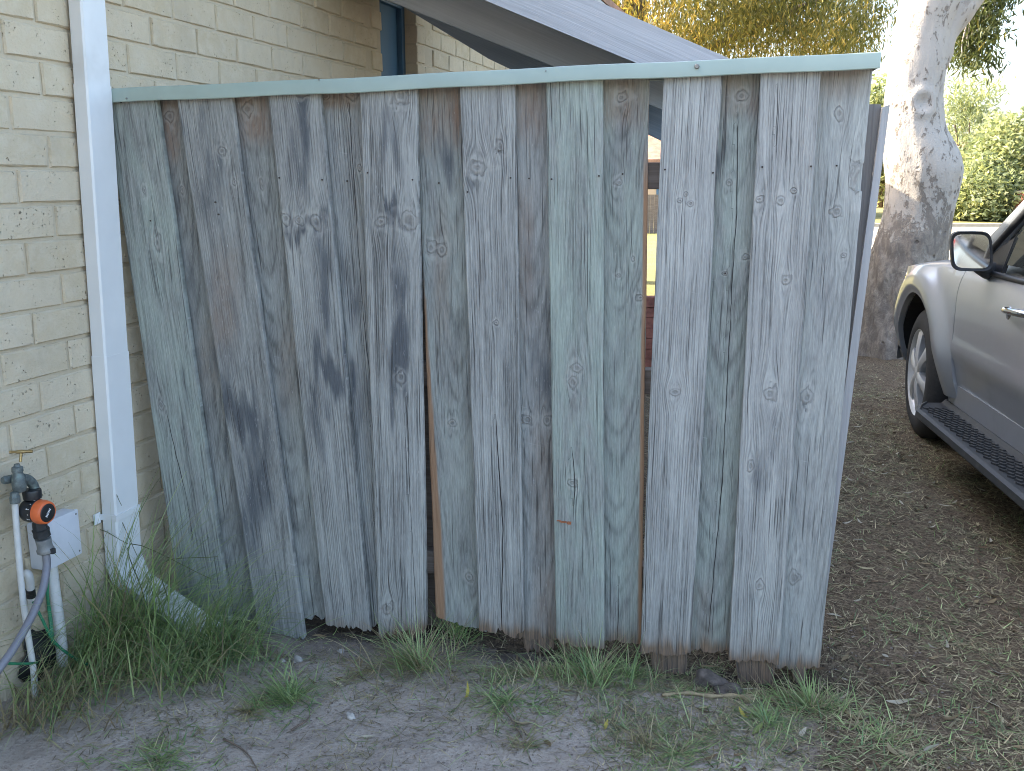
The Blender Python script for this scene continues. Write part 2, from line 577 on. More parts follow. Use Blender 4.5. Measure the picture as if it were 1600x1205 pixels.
def mat_timber(name, a, b, along=(0, 0, 1), rough=0.8):
    """weathered sawn timber; grain runs along the object's local coordinate given by dominant axis"""
    g = G(name)
    o = g.obj_co()
    d = np.array(along, float)
    dot = g.n('ShaderNodeVectorMath', {0: o, 1: tuple(d)}, operation='DOT_PRODUCT').outputs['Value']
    pv = g.n('ShaderNodeVectorMath', {0: o, 1: g.n('ShaderNodeVectorMath', {0: tuple(d * 0.985), 'Scale': dot}, operation='SCALE').outputs[0]}, operation='SUBTRACT').outputs[0]
    n1 = g.noise(pv, 160, 4, 0.65); n2 = g.noise(pv, 22, 4, 0.6)
    c = g.mix(g.step(g.add(g.mul(n1, 0.5), g.mul(n2, 0.5)), 0.3, 0.7), a, b)
    return g.pbr(c, rough, g.bump(n1, 0.003, 0.5), Specular_IOR_Level=0.2)


def mat_car():
    g = G('silver_car_paint')
    o = g.obj_co()
    fl = g.noise(o, 1800, 1, 0.5)
    c = g.mix(fl, (0.36, 0.385, 0.42), (0.44, 0.465, 0.50))
    dust = g.step(g.noise(o, 3.5, 5, 0.65), 0.42, 0.75)
    z = g.sep(o)[2]
    dust = g.mul(dust, g.add(0.25, g.mul(g.sub(1, g.step(z, 0.3, 0.9)), 0.5)))
    c = g.mix(g.mul(dust, 0.25), c, (0.36, 0.34, 0.31))
    r = g.add(0.30, g.mul(dust, 0.25))
    return g.pbr(c, r, None, Metallic=0.6, Coat_Weight=0.7, Coat_Roughness=0.06)


def mat_glass(name, col, rough=0.03, spec=0.5, metal=0.0, alpha=None):
    g = G(name)
    n = g.noise(g.obj_co(), 6, 4, 0.6)
    return g.pbr(g.mix(n, [c * 0.8 for c in col], col), g.add(rough, g.mul(n, 0.05)), None, Metallic=metal, Specular_IOR_Level=spec)


M = {
    'paling': mat_weathered(), 'brick': mat_brick(), 'mortar': mat_mortar(), 'ground': mat_ground(), 'bark': mat_bark(),
    'pipe_white': mat_simple('downpipe_paint', (0.74, 0.755, 0.75), 0.35, 0.03, 6, dirt=((0.40, 0.39, 0.36), 0.35)),
    'cap': mat_simple('cap_steel_paint', (0.36, 0.445, 0.39), 0.38, 0.05, 7, dirt=((0.27, 0.32, 0.285), 0.5)),
    'screw': mat_simple('dull_zinc', (0.28, 0.27, 0.25), 0.5, 0.2, 80, Metallic=0.7),
    'nail': mat_simple('rusty_nail', (0.06, 0.045, 0.038), 0.8, 0.3, 200),
    'pvc': mat_simple('white_pvc', (0.62, 0.62, 0.60), 0.4, 0.06, 30, dirt=((0.40, 0.36, 0.30), 0.5)),
    'box': mat_simple('box_plastic', (0.66, 0.68, 0.72), 0.45, 0.03, 20, dirt=((0.5, 0.5, 0.5), 0.2)),
    'brass': mat_simple('dull_brass', (0.45, 0.34, 0.17), 0.35, 0.2, 120, Metallic=0.9),
    'bronze': mat_simple('tarnished_tap', (0.15, 0.175, 0.17), 0.55, 0.3, 90, bump=0.001, dirt=((0.22, 0.33, 0.29), 0.6), Metallic=0.35),
    'black': mat_simple('black_plastic', (0.018, 0.019, 0.021), 0.42, 0.2, 60),
    'black_dust': mat_simple('dusty_black_plastic', (0.028, 0.03, 0.032), 0.6, 0.25, 30, dirt=((0.10, 0.10, 0.095), 0.4)),
    'orange': mat_simple('orange_plastic', (0.72, 0.15, 0.045), 0.38, 0.06, 40),
    'white_mark': mat_simple('white_print', (0.7, 0.7, 0.7), 0.5, 0.05, 40),
    'grey_plastic': mat_simple('grey_plastic', (0.20, 0.205, 0.20), 0.5, 0.15, 60, dirt=((0.33, 0.30, 0.24), 0.5)),
    'hose': mat_simple('grey_hose', (0.20, 0.20, 0.225), 0.35, 0.1, 50, dirt=((0.34, 0.32, 0.30), 0.3)),
    'green_wire': mat_simple('green_wire', (0.03, 0.20, 0.10), 0.4, 0.2, 60),
    'tar': mat_simple('black_sealant', (0.012, 0.012, 0.014), 0.5, 0.3, 60, bump=0.004),
    'tyre': mat_simple('tyre_rubber', (0.022, 0.022, 0.023), 0.75, 0.3, 60, dirt=((0.06, 0.055, 0.05), 0.5)),
    'alloy': mat_simple('alloy', (0.60, 0.61, 0.62), 0.45, 0.04, 30, Metallic=0.55),
    'car': mat_car(),
    'car_glass': mat_glass('car_glass', (0.02, 0.024, 0.024), 0.02, 0.9),
    'mirror': mat_glass('mirror_glass', (0.85, 0.87, 0.88), 0.02, 0.5, 1.0),
    'chrome': mat_glass('chrome', (0.8, 0.8, 0.8), 0.08, 0.5, 1.0),
    'dark_glass': mat_glass('dark_window_glass', (0.08, 0.17, 0.26), 0.5, 0.15),
    'navy': mat_simple('navy_frame', (0.07, 0.15, 0.24), 0.45, 0.1, 20),
    'roof_sheet': mat_simple('grey_roof_sheet', (0.16, 0.16, 0.16), 0.6, 0.2, 6),
    'tiles': mat_simple('terracotta', (0.36, 0.20, 0.13), 0.8, 0.3, 4),
    'render': mat_simple('tan_render', (0.55, 0.41, 0.29), 0.9, 0.08, 3),
    'road': mat_simple('pale_concrete', (0.40, 0.345, 0.25), 0.9, 0.12, 2.5, bump=0.004),
    'kerb': mat_simple('kerb_concrete', (0.36, 0.32, 0.25), 0.9, 0.12, 5),
    'red_brick': mat_simple('red_brick', (0.30, 0.11, 0.075), 0.9, 0.3, 14, bump=0.004),
    'brown_stone': mat_simple('brown_stone', (0.15, 0.125, 0.105), 0.95, 0.4, 40, bump=0.006),
    'stone': mat_simple('pale_stone', (0.42, 0.39, 0.35), 0.9, 0.3, 45, bump=0.004),
    'gum_leaf': mat_leaf('gum_leaf', (0.045, 0.062, 0.022), (0.095, 0.115, 0.038), (0.30, 0.24, 0.06)),
    'gold_leaf': mat_leaf('hanging_leaf', (0.055, 0.07, 0.025), (0.20, 0.19, 0.055), (0.60, 0.43, 0.12), 0.5),  # gold end of the ramp stands for sunlit leaves
    'bush_leaf': mat_leaf('bush_leaf', (0.13, 0.17, 0.10), (0.26, 0.30, 0.17), (0.46, 0.46, 0.25), 0.5),
    'grass': mat_vcol('grass_blade'),
    'litter': mat_vcol('dry_litter', 0.12, 0.8),
    'ceil': mat_simple('eave_lining', (0.45, 0.45, 0.43), 0.8, 0.05, 3),
    'twig': mat_simple('bare_twig', (0.16, 0.12, 0.09), 0.9, 0.3, 30),
}

# ------------------------------------------------------------------ ground
def fence_st(x, y):
    dx = x - FP[0]; dy = y - FP[1]
    return dx * FD[0] + dy * FD[1], dx * FN[0] + dy * FN[1]


def gh(x, y):
    x = np.asarray(x, float); y = np.asarray(y, float)
    s, t = fence_st(x, y)
    near = 1 - sstep(8.0, 11.0, np.hypot(x, y))
    z = -0.10 * sstep(0.95, 2.2, x) * 1.0
    z = z - 0.10 * sstep(4.5, 8.0, y) * (1 - sstep(0.95, 2.2, x))
    z = z - 0.045 * np.exp(-((s + 0.60) / 0.27) ** 4) * np.exp(-((t - 0.0) / 0.16) ** 2)
    z = z + 0.05 * np.exp(-((s + 0.55) / 0.5) ** 4) * np.exp(-((t - 0.35) / 0.15) ** 2)
    z = z - 0.062 * np.exp(-(t / 0.16) ** 2) * sstep(-0.4, -0.1, s) * (1 - sstep(0.9, 1.1, s))
    n = 0.045 * (fbm(x * 2.1, y * 2.1, 3, 3) - 0.5) + 0.022 * (fbm(x * 11, y * 11, 9, 3) - 0.5) + 0.010 * (fbm(x * 40, y * 40, 19, 2) - 0.5)
    return z + n * near


def gz(p):
    return float(gh(np.array([p[0]]), np.array([p[1]]))[0])


def axis(a, b, step, lo, hi, grow=1.18):
    xs = list(np.arange(a, b + 1e-6, step))
    d = step; x = xs[-1]
    while x < hi:
        d = min(d * grow, 12.0); x += d; xs.append(x)
    d = step; x = xs[0]; pre = []
    while x > lo:
        d = min(d * grow, 12.0); x -= d; pre.append(x)
    return np.array(pre[::-1] + xs)


gx = axis(-1.6, 3.4, 0.02, -160, 160); gy = axis(1.6, 6.6, 0.02, -60, 260)
GX, GY = np.meshgrid(gx, gy)
GZ = gh(GX, GY)
fs, ft = fence_st(GX, GY)
nz = fbm(GX * 3.1, GY * 3.1, 41, 4)
sandm = 1.25 * (1 - sstep(0.15, 0.85, GX + 0.35 * (GY - 2.2))) + 0.9 * (nz - 0.45)
sandm = np.where(ft > 0.05, 0.25 * nz, sandm)
sandm = sandm + 0.55 * np.exp(-((GX - 0.45) / 0.35) ** 2 - ((GY - 2.22) / 0.07) ** 2)
lawn = sstep(9.5, 13, GY) + sstep(8, 12, np.abs(GX)) * 0.8
dark_soil = np.clip(1.2 * np.exp(-((fs + 0.55) / 0.45) ** 4) * np.exp(-((ft - 0.10) / 0.13) ** 2), 0, 1) * 0.8  # dark damp soil in the hollow and mound behind the left palings
dark_soil = np.maximum(dark_soil, 0.85 * np.exp(-((ft - 0.03) / 0.05) ** 2) * sstep(-1.2, -1.0, fs) * (1 - sstep(0.8, 0.95, fs)))  # darker strip of soil along the whole fence foot
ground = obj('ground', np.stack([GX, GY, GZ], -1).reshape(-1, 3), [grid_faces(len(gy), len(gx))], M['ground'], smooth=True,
             attrs={'sand': np.clip(sandm, 0, 1).ravel(), 'lawn': np.clip(lawn, 0, 1).ravel(), 'dark_soil': dark_soil.ravel()})
tag(ground, kind='structure')


def sheet(name, pts, z, mat, n=24):
    """flat polygon laid above the ground"""
    P = np.array([(x, y, z) for x, y in pts])
    return tag(obj(name, P, [list(range(len(P)))], mat), kind='structure')


ZF = -0.10
road = sheet('road', [(5.6, 30.5), (5.4, 18.5), (6.2, 16.8), (8.0, 16.0), (60, 14.0), (90, 14.0), (90, 30.5)], ZF + 0.006, M['road'])
mb = MB()
mb.box((47.0, 30.62, ZF + 0.04), (41.5, 0, 0), (0, 0.12, 0), (0, 0, 0.07), 0.02)
tag(mb.build('kerb', M['kerb'], origin=(47, 30.6, ZF)), kind='structure')

# ------------------------------------------------------------------ house with brick wall
house = thing('brick_house', 'cream brick house wall running back on the left', 'house', WP0)
A0, A1, ZTOP = -5.0, 9.9, 2.38
OP0, OP1, OZ0, OZ1 = 2.52, 2.942, 0.45, 2.22
mb = MB()


def wall_box(mb, a0, a1, z0, z1, o0, o1, bev=0.0):
    mb.box(ww((a0 + a1) / 2, (o0 + o1) / 2, (z0 + z1) / 2), WD * (a1 - a0) / 2, WN * (o1 - o0) / 2, (0, 0, (z1 - z0) / 2), bev)


wall_box(mb, A0, OP0 - 0.004, -0.45, ZTOP, -0.112, -0.008)
wall_box(mb, OP1 + 0.004, A1, -0.45, ZTOP, -0.112, -0.008)
wall_box(mb, OP0 - 0.004, OP1 + 0.004, OZ1 + 0.004, ZTOP, -0.111, -0.009)
wall_box(mb, OP0 - 0.004, OP1 + 0.004, -0.45, OZ0, -0.111, -0.009)
wall_box(mb, A0, A0 + 0.1, -0.45, ZTOP, -7.0, -0.113)
wall_box(mb, A1 - 0.1, A1, -0.45, ZTOP, -7.0, -0.113)
wall_box(mb, A0 + 0.1, A1 - 0.1, -0.45, ZTOP, -7.1, -7.0)
wall = mb.build('wall', M['mortar'], house)

rng = random.Random(5)
BL, BH, BD = 0.223, 0.0815, 0.098
PIT_A, PIT_Z = 0.233, 0.0916


def brick_mesh(k, L=BL):
    r = random.Random(100 + k)
    seg = []
    for (x0, z0, x1, z1, n) in ((-1, -1, 1, -1, 4), (1, -1, 1, 1, 2), (1, 1, -1, 1, 4), (-1, 1, -1, -1, 2)):
        for i in range(n):
            f = i / n
            seg.append(((x0 + (x1 - x0) * f) * L / 2, (z0 + (z1 - z0) * f) * BH / 2))
    n = len(seg)
    V = []
    for x, z in seg: V.append((x, -BD, z))
    for x, z in seg: V.append((x + r.uniform(-.0012, .0012), -0.005 + r.uniform(-.0015, .001), z + r.uniform(-.0015, .0015)))
    for x, z in seg:
        V.append((x - math.copysign(.0035, x) + r.uniform(-.001, .001), r.uniform(-.0015, .0012), (z - math.copysign(.0035, z)) + r.uniform(-.001, .001)))
    i = np.arange(n); k2 = (i + 1) % n
    F = [np.stack([i, k2, k2 + n, i + n], -1), np.stack([i + n, k2 + n, k2 + 2 * n, i + 2 * n], -1), [2 * n + q for q in range(n)]]
    return raw_mesh('brick', V, F, M['brick'])


full = [brick_mesh(k) for k in range(7)]
half = [brick_mesh(20 + k, 0.106) for k in range(3)]
rows = range(-18, 9)
field = MB(); nb = 0
for r in rows:
    z = 1.6527 + r * PIT_Z + PIT_Z / 2
    if z < -0.3 or z > ZTOP - 0.04: continue
    base = 0.25 if r % 2 == 0 else 0.3665
    k0 = int((A0 - base) / PIT_A) - 1
    for k in range(k0, 80):
        a0 = base + k * PIT_A + 0.005; a1 = a0 + BL
        if a1 < A0 + .02 or a1 > A1 + 0.1: continue
        inop = OZ0 - 0.02 < z < OZ1 + 0.02
        kind = 'f'
        if inop and a1 > OP0 and a0 < OP1:
            if a0 < OP0 - 0.09: a1 = OP0; a0 = a1 - 0.106; kind = 'h'
            elif a1 > OP1 + 0.09: a0 = OP1; a1 = a0 + 0.106; kind = 'h'
            else: continue
        ac = (a0 + a1) / 2
        q = ww(ac, 0, z)
        d = q - CAMP
        zc = d[1] * cp - d[2] * sp
        vis = False
        if zc > 0.3:
            px = 800 + FPX * d[0] / zc; py = 602.5 - FPX * (d[1] * sp + d[2] * cp) / zc
            vis = -60 < px < 800 and -40 < py < 1230 and (ac < 0.80 or py < 175) and z > -0.06 and ac < 4.9
        if vis:
            me = rng.choice(full if kind == 'f' else half)
            o = bpy.data.objects.new('brick', me)
            link(o, wall)
            p = ww(ac, rng.uniform(-.002, .0015), z + rng.uniform(-.0012, .0012)) - OFF[wall]
            o.location = tuple(p)
            o.rotation_euler = (rng.uniform(-.006, .006), rng.uniform(-.004, .004), -math.pi / 2 - WA + rng.uniform(-.006, .006))
            nb += 1
        else:
            field.box(q + WN * (-BD / 2), WD * (a1 - a0) / 2, WN * BD / 2, (0, 0, BH / 2))
print('bricks', nb)
bf = field.build('brickwork', M['brick'], house)
tag(bf, kind='stuff')
# window in the recess
wm = MB()
for a0, a1, z0, z1 in ((OP0, OP0 + .04, OZ0, OZ1), (OP1 - .04, OP1, OZ0, OZ1), (OP0 + .04, OP1 - .04, OZ1 - .04, OZ1), (OP0 + .04, OP1 - .04, OZ0, OZ0 + .04)):
    wall_box(wm, a0 + .001, a1 - .001, z0 + .001, z1 - .001, -0.108, -0.065)
win = wm.build('window', M['navy'], house)
wm = MB(); wall_box(wm, OP0 + .04, OP1 - .04, OZ0 + .04, OZ1 - .04, -0.098, -0.09)
wm.build('pane', M['dark_glass'], win)
# eave, gutter and roof
rm = MB()
EO, EZ = 0.50, 2.40
wall_box(rm, A0 - .4, A1 + .4, EZ, EZ + 0.02, -0.12, EO - 0.02)
soffit = rm.build('eave_lining', M['ceil'], house)
rm = MB(); wall_box(rm, A0 - .4, A1 + .4, EZ - 0.03, EZ + 0.14, EO - 0.02, EO)
rm.build('fascia', M['ceil'], house)
rm = MB(); sl = math.tan(math.radians(22))
P = [ww(A0 - .4, EO, EZ + .15), ww(A1 + .4, EO, EZ + .15), ww(A1 + .4, -3.5, EZ + .15 + 4 * sl), ww(A0 - .4, -3.5, EZ + .15 + 4 * sl)]
rm.prism(P, [p + np.array([0, 0, .05]) for p in P])
P = [ww(A0 - .4, -7.5, EZ + .15), ww(A1 + .4, -7.5, EZ + .15), ww(A1 + .4, -3.502, EZ + .15 + 4 * sl), ww(A0 - .4, -3.502, EZ + .15 + 4 * sl)]
rm.prism([p + np.array([0, 0, .05]) for p in P], P)
for a in (A0 + .02, A1 - .12):
    rm.prism([ww(a, .48, EZ + .14), ww(a, -3.5, EZ + .13 + 4 * sl), ww(a, -7.4, EZ + .14)], [ww(a + .1, .48, EZ + .14), ww(a + .1, -3.5, EZ + .13 + 4 * sl), ww(a + .1, -7.4, EZ + .14)])
rm.build('roof', M['tiles'], house)

# ------------------------------------------------------------------ lean-to roof behind the fence
def fplank(mb, poly, off, th):
    P = [on_plane(x, y, FP + FN * off, FN) for x, y in poly]
    Q = [p + FN * th for p in P]
    return mb.prism(Q, P)


slope = on_plane(1130, 87, FP + FN * 1.1, FN) - on_plane(930, 0, FP + FN * 1.1, FN)
slope /= np.linalg.norm(slope)
M['barge'] = mat_timber('grey_barge_board', (0.42, 0.42, 0.43), (0.58, 0.58, 0.59), slope)
M['rafter'] = mat_timber('stained_rafter', (0.40, 0.44, 0.49), (0.52, 0.56, 0.61), slope)
M['rafter_dark'] = mat_timber('dark_rafter', (0.26, 0.32, 0.40), (0.36, 0.42, 0.51), slope)
B0 = on_plane(500, -187, FP + FN * 1.1, FN)
patio = thing('patio_roof', 'grey timber lean-to roof sloping down behind the fence, joined to the brick house', 'roof', (0.35, 3.75, 0))
mb = MB(); fplank(mb, [(520, -178), (1150, 96), (1150, 163), (520, -98)], 1.1, .04); mb.build('barge_board', M['barge'], patio)
mb = MB(); fplank(mb, [(565, -108), (1100, 116), (1100, 197), (565, -16)], 1.5, .045); mb.build('rafter', M['rafter'], patio)
mb = MB(); fplank(mb, [(602, -60), (1048, 140), (1048, 227), (760, 90), (602, -6)], 1.9, .045); mb.build('rafter', M['rafter_dark'], patio)
B0 = on_plane(520, -178, FP + FN * 1.1, FN); B1 = on_plane(1150, 96, FP + FN * 1.1, FN)
up = np.array([0, 0, 1.0])
mb = MB()
nr = 60; prof = []
L = np.linalg.norm(B1 - B0)
e0 = B0 - up * 0.045; e1 = B1 - up * 0.045
off_n = np.linspace(0.041, 1.3, 54)
wave = 0.008 * np.sin(off_n * 2 * math.pi / 0.076)
top = np.concatenate([np.array([e0 + FN * o + up * (.012 + w), e1 + FN * o + up * (.012 + w)]) for o, w in zip(off_n, wave)])
bot = top - up * 0.003
n = len(off_n)
mb.add(np.concatenate([top, bot]), [grid_faces(n, 2), grid_faces(n, 2, True, 2 * n)])
mb.build('roof_sheet', M['roof_sheet'], patio, smooth=True)
pp = on_plane(1085, 150, FP + FN * 1.6, FN)
mb = MB(); mb.box((pp[0], pp[1], (pp[2] - 0.3) / 2), (.045, 0, 0), (0, .045, 0), (0, 0, (pp[2] + 0.3) / 2), .004)
mb.build('post', M['rafter_dark'], patio)

# ------------------------------------------------------------------ the paling fence
fence = thing('paling_fence', 'weathered grey timber paling fence with pale green metal cap and rotten feet', 'fence', FP)
BOARDS = {
    # id: layer, topL, topR, botL, botR, ybotL, ybotR, tone, green, cathedral (uc, d0, a) , rot
    'F1': (0, 162, 243, 285, 362, 958, 980, 0.54, 0.6, (.4, .05, .025), .05),
    'B1': (1, 222, 302, 337, 413, 986, 986, 0.47, 0.2, (.4, .17, -.06), .1),
    'F2': (0, 275, 360, 404, 476, 997, 1001, 0.53, 0.1, (.9, .06, .012), .05),
    'B2': (1, 346, 432, 446, 523, 966, 970, 0.50, 0.25, (.5, .18, -.065), .1),
    'F3': (0, 417, 499, 509, 579, 978, 992, 0.57, 0.1, (1.2, .05, .01), 0.4),
    'B3': (1, 487, 573, 556, 633, 984, 980, 0.59, 0.15, (-.5, .06, .02), .3),
    'F4': (0, 562, 651, 592, 667, 1001, 990, 0.62, 0.08, (1.4, .05, .01), 0.8),
    'B4': (1, 649, 738, 681, 760, 966, 990, 0.53, 0.35, (.6, .16, -.055), .2),
    'F5': (0, 718, 804, 749, 818, 990, 1000, 0.62, 0.08, (-.5, .05, .012), 0.8),
    'B5': (1, 788, 870, 804, 882, 1000, 1004, 0.50, 0.1, (.45, .15, -.05), 1.0),
    'F6': (0, 853, 942, 869, 944, 1007, 1019, 0.62, 0.7, (.55, .05, .03), 0.7),
    'B6': (1, 927, 1014, 924, 1002, 1004, 1008, 0.55, 0.6, (.5, .18, -.07), 0.7),
    'F7': (0, 1037, 1129, 1000, 1079, 1022, 1028, 0.72, 0.05, (1.5, .06, .012), 0.85),
    'B7': (1, 1113, 1201, 1064, 1150, 1020, 1021, 0.56, 0.55, (.52, .19, -.07), 0.8),
    'F8': (0, 1190, 1284, 1138, 1217, 1034, 1042, 0.72, 0.05, (-.4, .06, .02), 0.9),
    'B8': (1, 1275, 1365, 1205, 1281, 1046, 1047, 0.68, 0.15, (.45, .15, -.05), 0.8),
}
KNOTS = {
    'F1': [(226, 297, 4, 7), (246, 380, 7, 14), (252, 635, 6, 12), (195, 375, 5, 5)],
    'B1': [(266, 181, 8, 9), (285, 296, 3, 7)],
    'F2': [(346, 236, 6, 6), (366, 286, 4, 6)],
    'B2': [(388, 170, 9, 10), (410, 290, 3, 10)],
    'F3': [(446, 343, 10, 10), (466, 345, 8, 8), (494, 347, 11, 12), (472, 146, 10, 6)],
    'B3': [(508, 148, 9, 7), (550, 148, 9, 8), (561, 264, 4, 6), (582, 668, 4, 4), (586, 812, 4, 4)],
    'F4': [(626, 150, 14, 13), (596, 346, 9, 9), (640, 349, 14, 14), (627, 590, 9, 10), (606, 945, 12, 10)],
    'B4': [(673, 390, 9, 12), (690, 392, 9, 12), (707, 663, 7, 7), (733, 900, 7, 7)],
    'F5': [(781, 228, 7, 10), (745, 262, 16, 10), (775, 505, 4, 4)],
    'B5': [(824, 655, 9, 8), (855, 657, 8, 9)],
    'F6': [(902, 575, 8, 9), (895, 598, 8, 9), (894, 755, 7, 8)],
    'B6': [(970, 152, 9, 8), (967, 285, 6, 6), (967, 430, 4, 4), (1001, 466, 6, 6), (989, 405, 3, 6)],
    'F7': [(1062, 314, 5, 5), (1079, 318, 5, 5), (1071, 304, 4, 4), (1055, 613, 11, 7)],
    'B7': [(1159, 150, 8, 8), (1139, 284, 5, 6), (1133, 427, 3, 3), (1164, 404, 5, 5)],
    'F8': [(1186, 312, 8, 7), (1220, 314, 7, 8), (1241, 300, 5, 5), (1228, 438, 7, 8), (1203, 616, 12, 12), (1173, 728, 6, 8), (1187, 916, 9, 10)],
    'B8': [(1311, 177, 6, 9), (1308, 332, 8, 8), (1261, 620, 10, 13), (1240, 902, 10, 13), (1318, 400, 5, 5), (1336, 280, 15, 26)],
}
CRACKS = {
    'F1': [([(258, 630), (271, 690), (292, 775), (304, 850)], 1.3)],
    'B1': [([(378, 900), (381, 940)], 1.0)],
    'B3': [([(545, 150), (553, 300), (566, 480), (584, 650), (590, 900)], 1.0), ([(582, 590), (586, 690)], 1.5)],
    'F4': [([(570, 420), (575, 560), (590, 800)], .7), ([(636, 620), (640, 760), (652, 985)], .9)],
    'F5': [([(774, 640), (779, 720), (786, 830), (783, 990)], 1.6)],
    'F6': [([(893, 690), (898, 745), (897, 800)], 1.0)],
    'B6': [([(968, 900), (964, 1010)], 1.1)],
    'F7': [([(1012, 700), (1008, 1000)], .8)],
    'B7': [([(1153, 170), (1151, 330), (1142, 480), (1128, 760), (1105, 1010)], 1.2)],
    'F8': [([(1216, 120), (1213, 240)], .9)],
    'B8': [([(1322, 640), (1290, 1000)], .9)],
}
# mildew (px, py, rx, ry, strength)
STAINS = [(305, 230, 30, 80, .55), (330, 330, 28, 110, .6), (372, 640, 34, 50, 1.2), (395, 760, 34, 120, .95), (420, 690, 22, 80, .9), (345, 480, 30, 140, .6),
          (512, 592, 42, 42, 1.4), (505, 500, 22, 80, .8), (500, 440, 26, 90, .6), (482, 350, 46, 14, 1.1), (470, 210, 18, 80, .9), (495, 660, 22, 60, .7),
          (620, 565, 26, 55, 1.35), (618, 490, 18, 60, 1.0), (612, 352, 28, 16, 1.2), (612, 240, 22, 70, .75), (622, 440, 18, 70, .6), (560, 640, 30, 60, .6), (545, 430, 22, 100, .45),
          (690, 250, 26, 70, .5), (742, 262, 22, 14, .9), (785, 560, 20, 90, .5), (840, 585, 22, 70, .7), (825, 430, 14, 90, .4), (770, 430, 16, 90, .4),
          (290, 620, 16, 120, .4), (300, 420, 30, 130, .45), (430, 560, 26, 110, .4), (640, 800, 20, 120, .25), (895, 600, 18, 24, .6), (1205, 690, 26, 60, .5), (1185, 760, 20, 60, .4),
          (1210, 560, 18, 70, .35), (1135, 235, 16, 40, .5), (965, 560, 30, 60, .35), (970, 260, 26, 60, .4), (860, 250, 20, 80, .25), (895, 250, 12, 60, .4), (1060, 560, 16, 90, .25), (1245, 620, 14, 20, .5)]
BROWNS = [(265, 205, 16, 55, 1.0, 'B1'), (395, 180, 34, 45, .9, 'B2'), (525, 152, 40, 18, .9, 'B3'), (690, 175, 44, 60, .75, 'B4'), (712, 170, 8, 60, 1.0, 'B4'), (828, 160, 30, 60, .6, 'B5'), (975, 160, 40, 40, .7, 'B6'),
          (1160, 150, 34, 35, .6, 'B7'), (1320, 130, 40, 25, .45, 'B8'), (352, 470, 24, 80, .55, 'F2'), (820, 400, 14, 110, .55, 'B5'), (690, 430, 12, 100, .4, 'B4'), (850, 760, 20, 120, .35, 'B5'), (855, 940, 22, 60, .5, 'B5'),
          (330, 560, 20, 60, .35, 'B1'), (1090, 960, 24, 60, .3, 'B7'), (450, 570, 16, 80, .35, 'B2')]


def cap_bottom(x): return 162 - 0.045 * (x - 172)


def to_px(w):
    """world -> pixel, vectorised"""
    d = w - CAMP
    zc = d[..., 1] * cp - d[..., 2] * sp
    return 800 + FPX * d[..., 0] / zc, 602.5 - FPX * (d[..., 1] * sp + d[..., 2] * cp) / zc


BOFF = 0.036


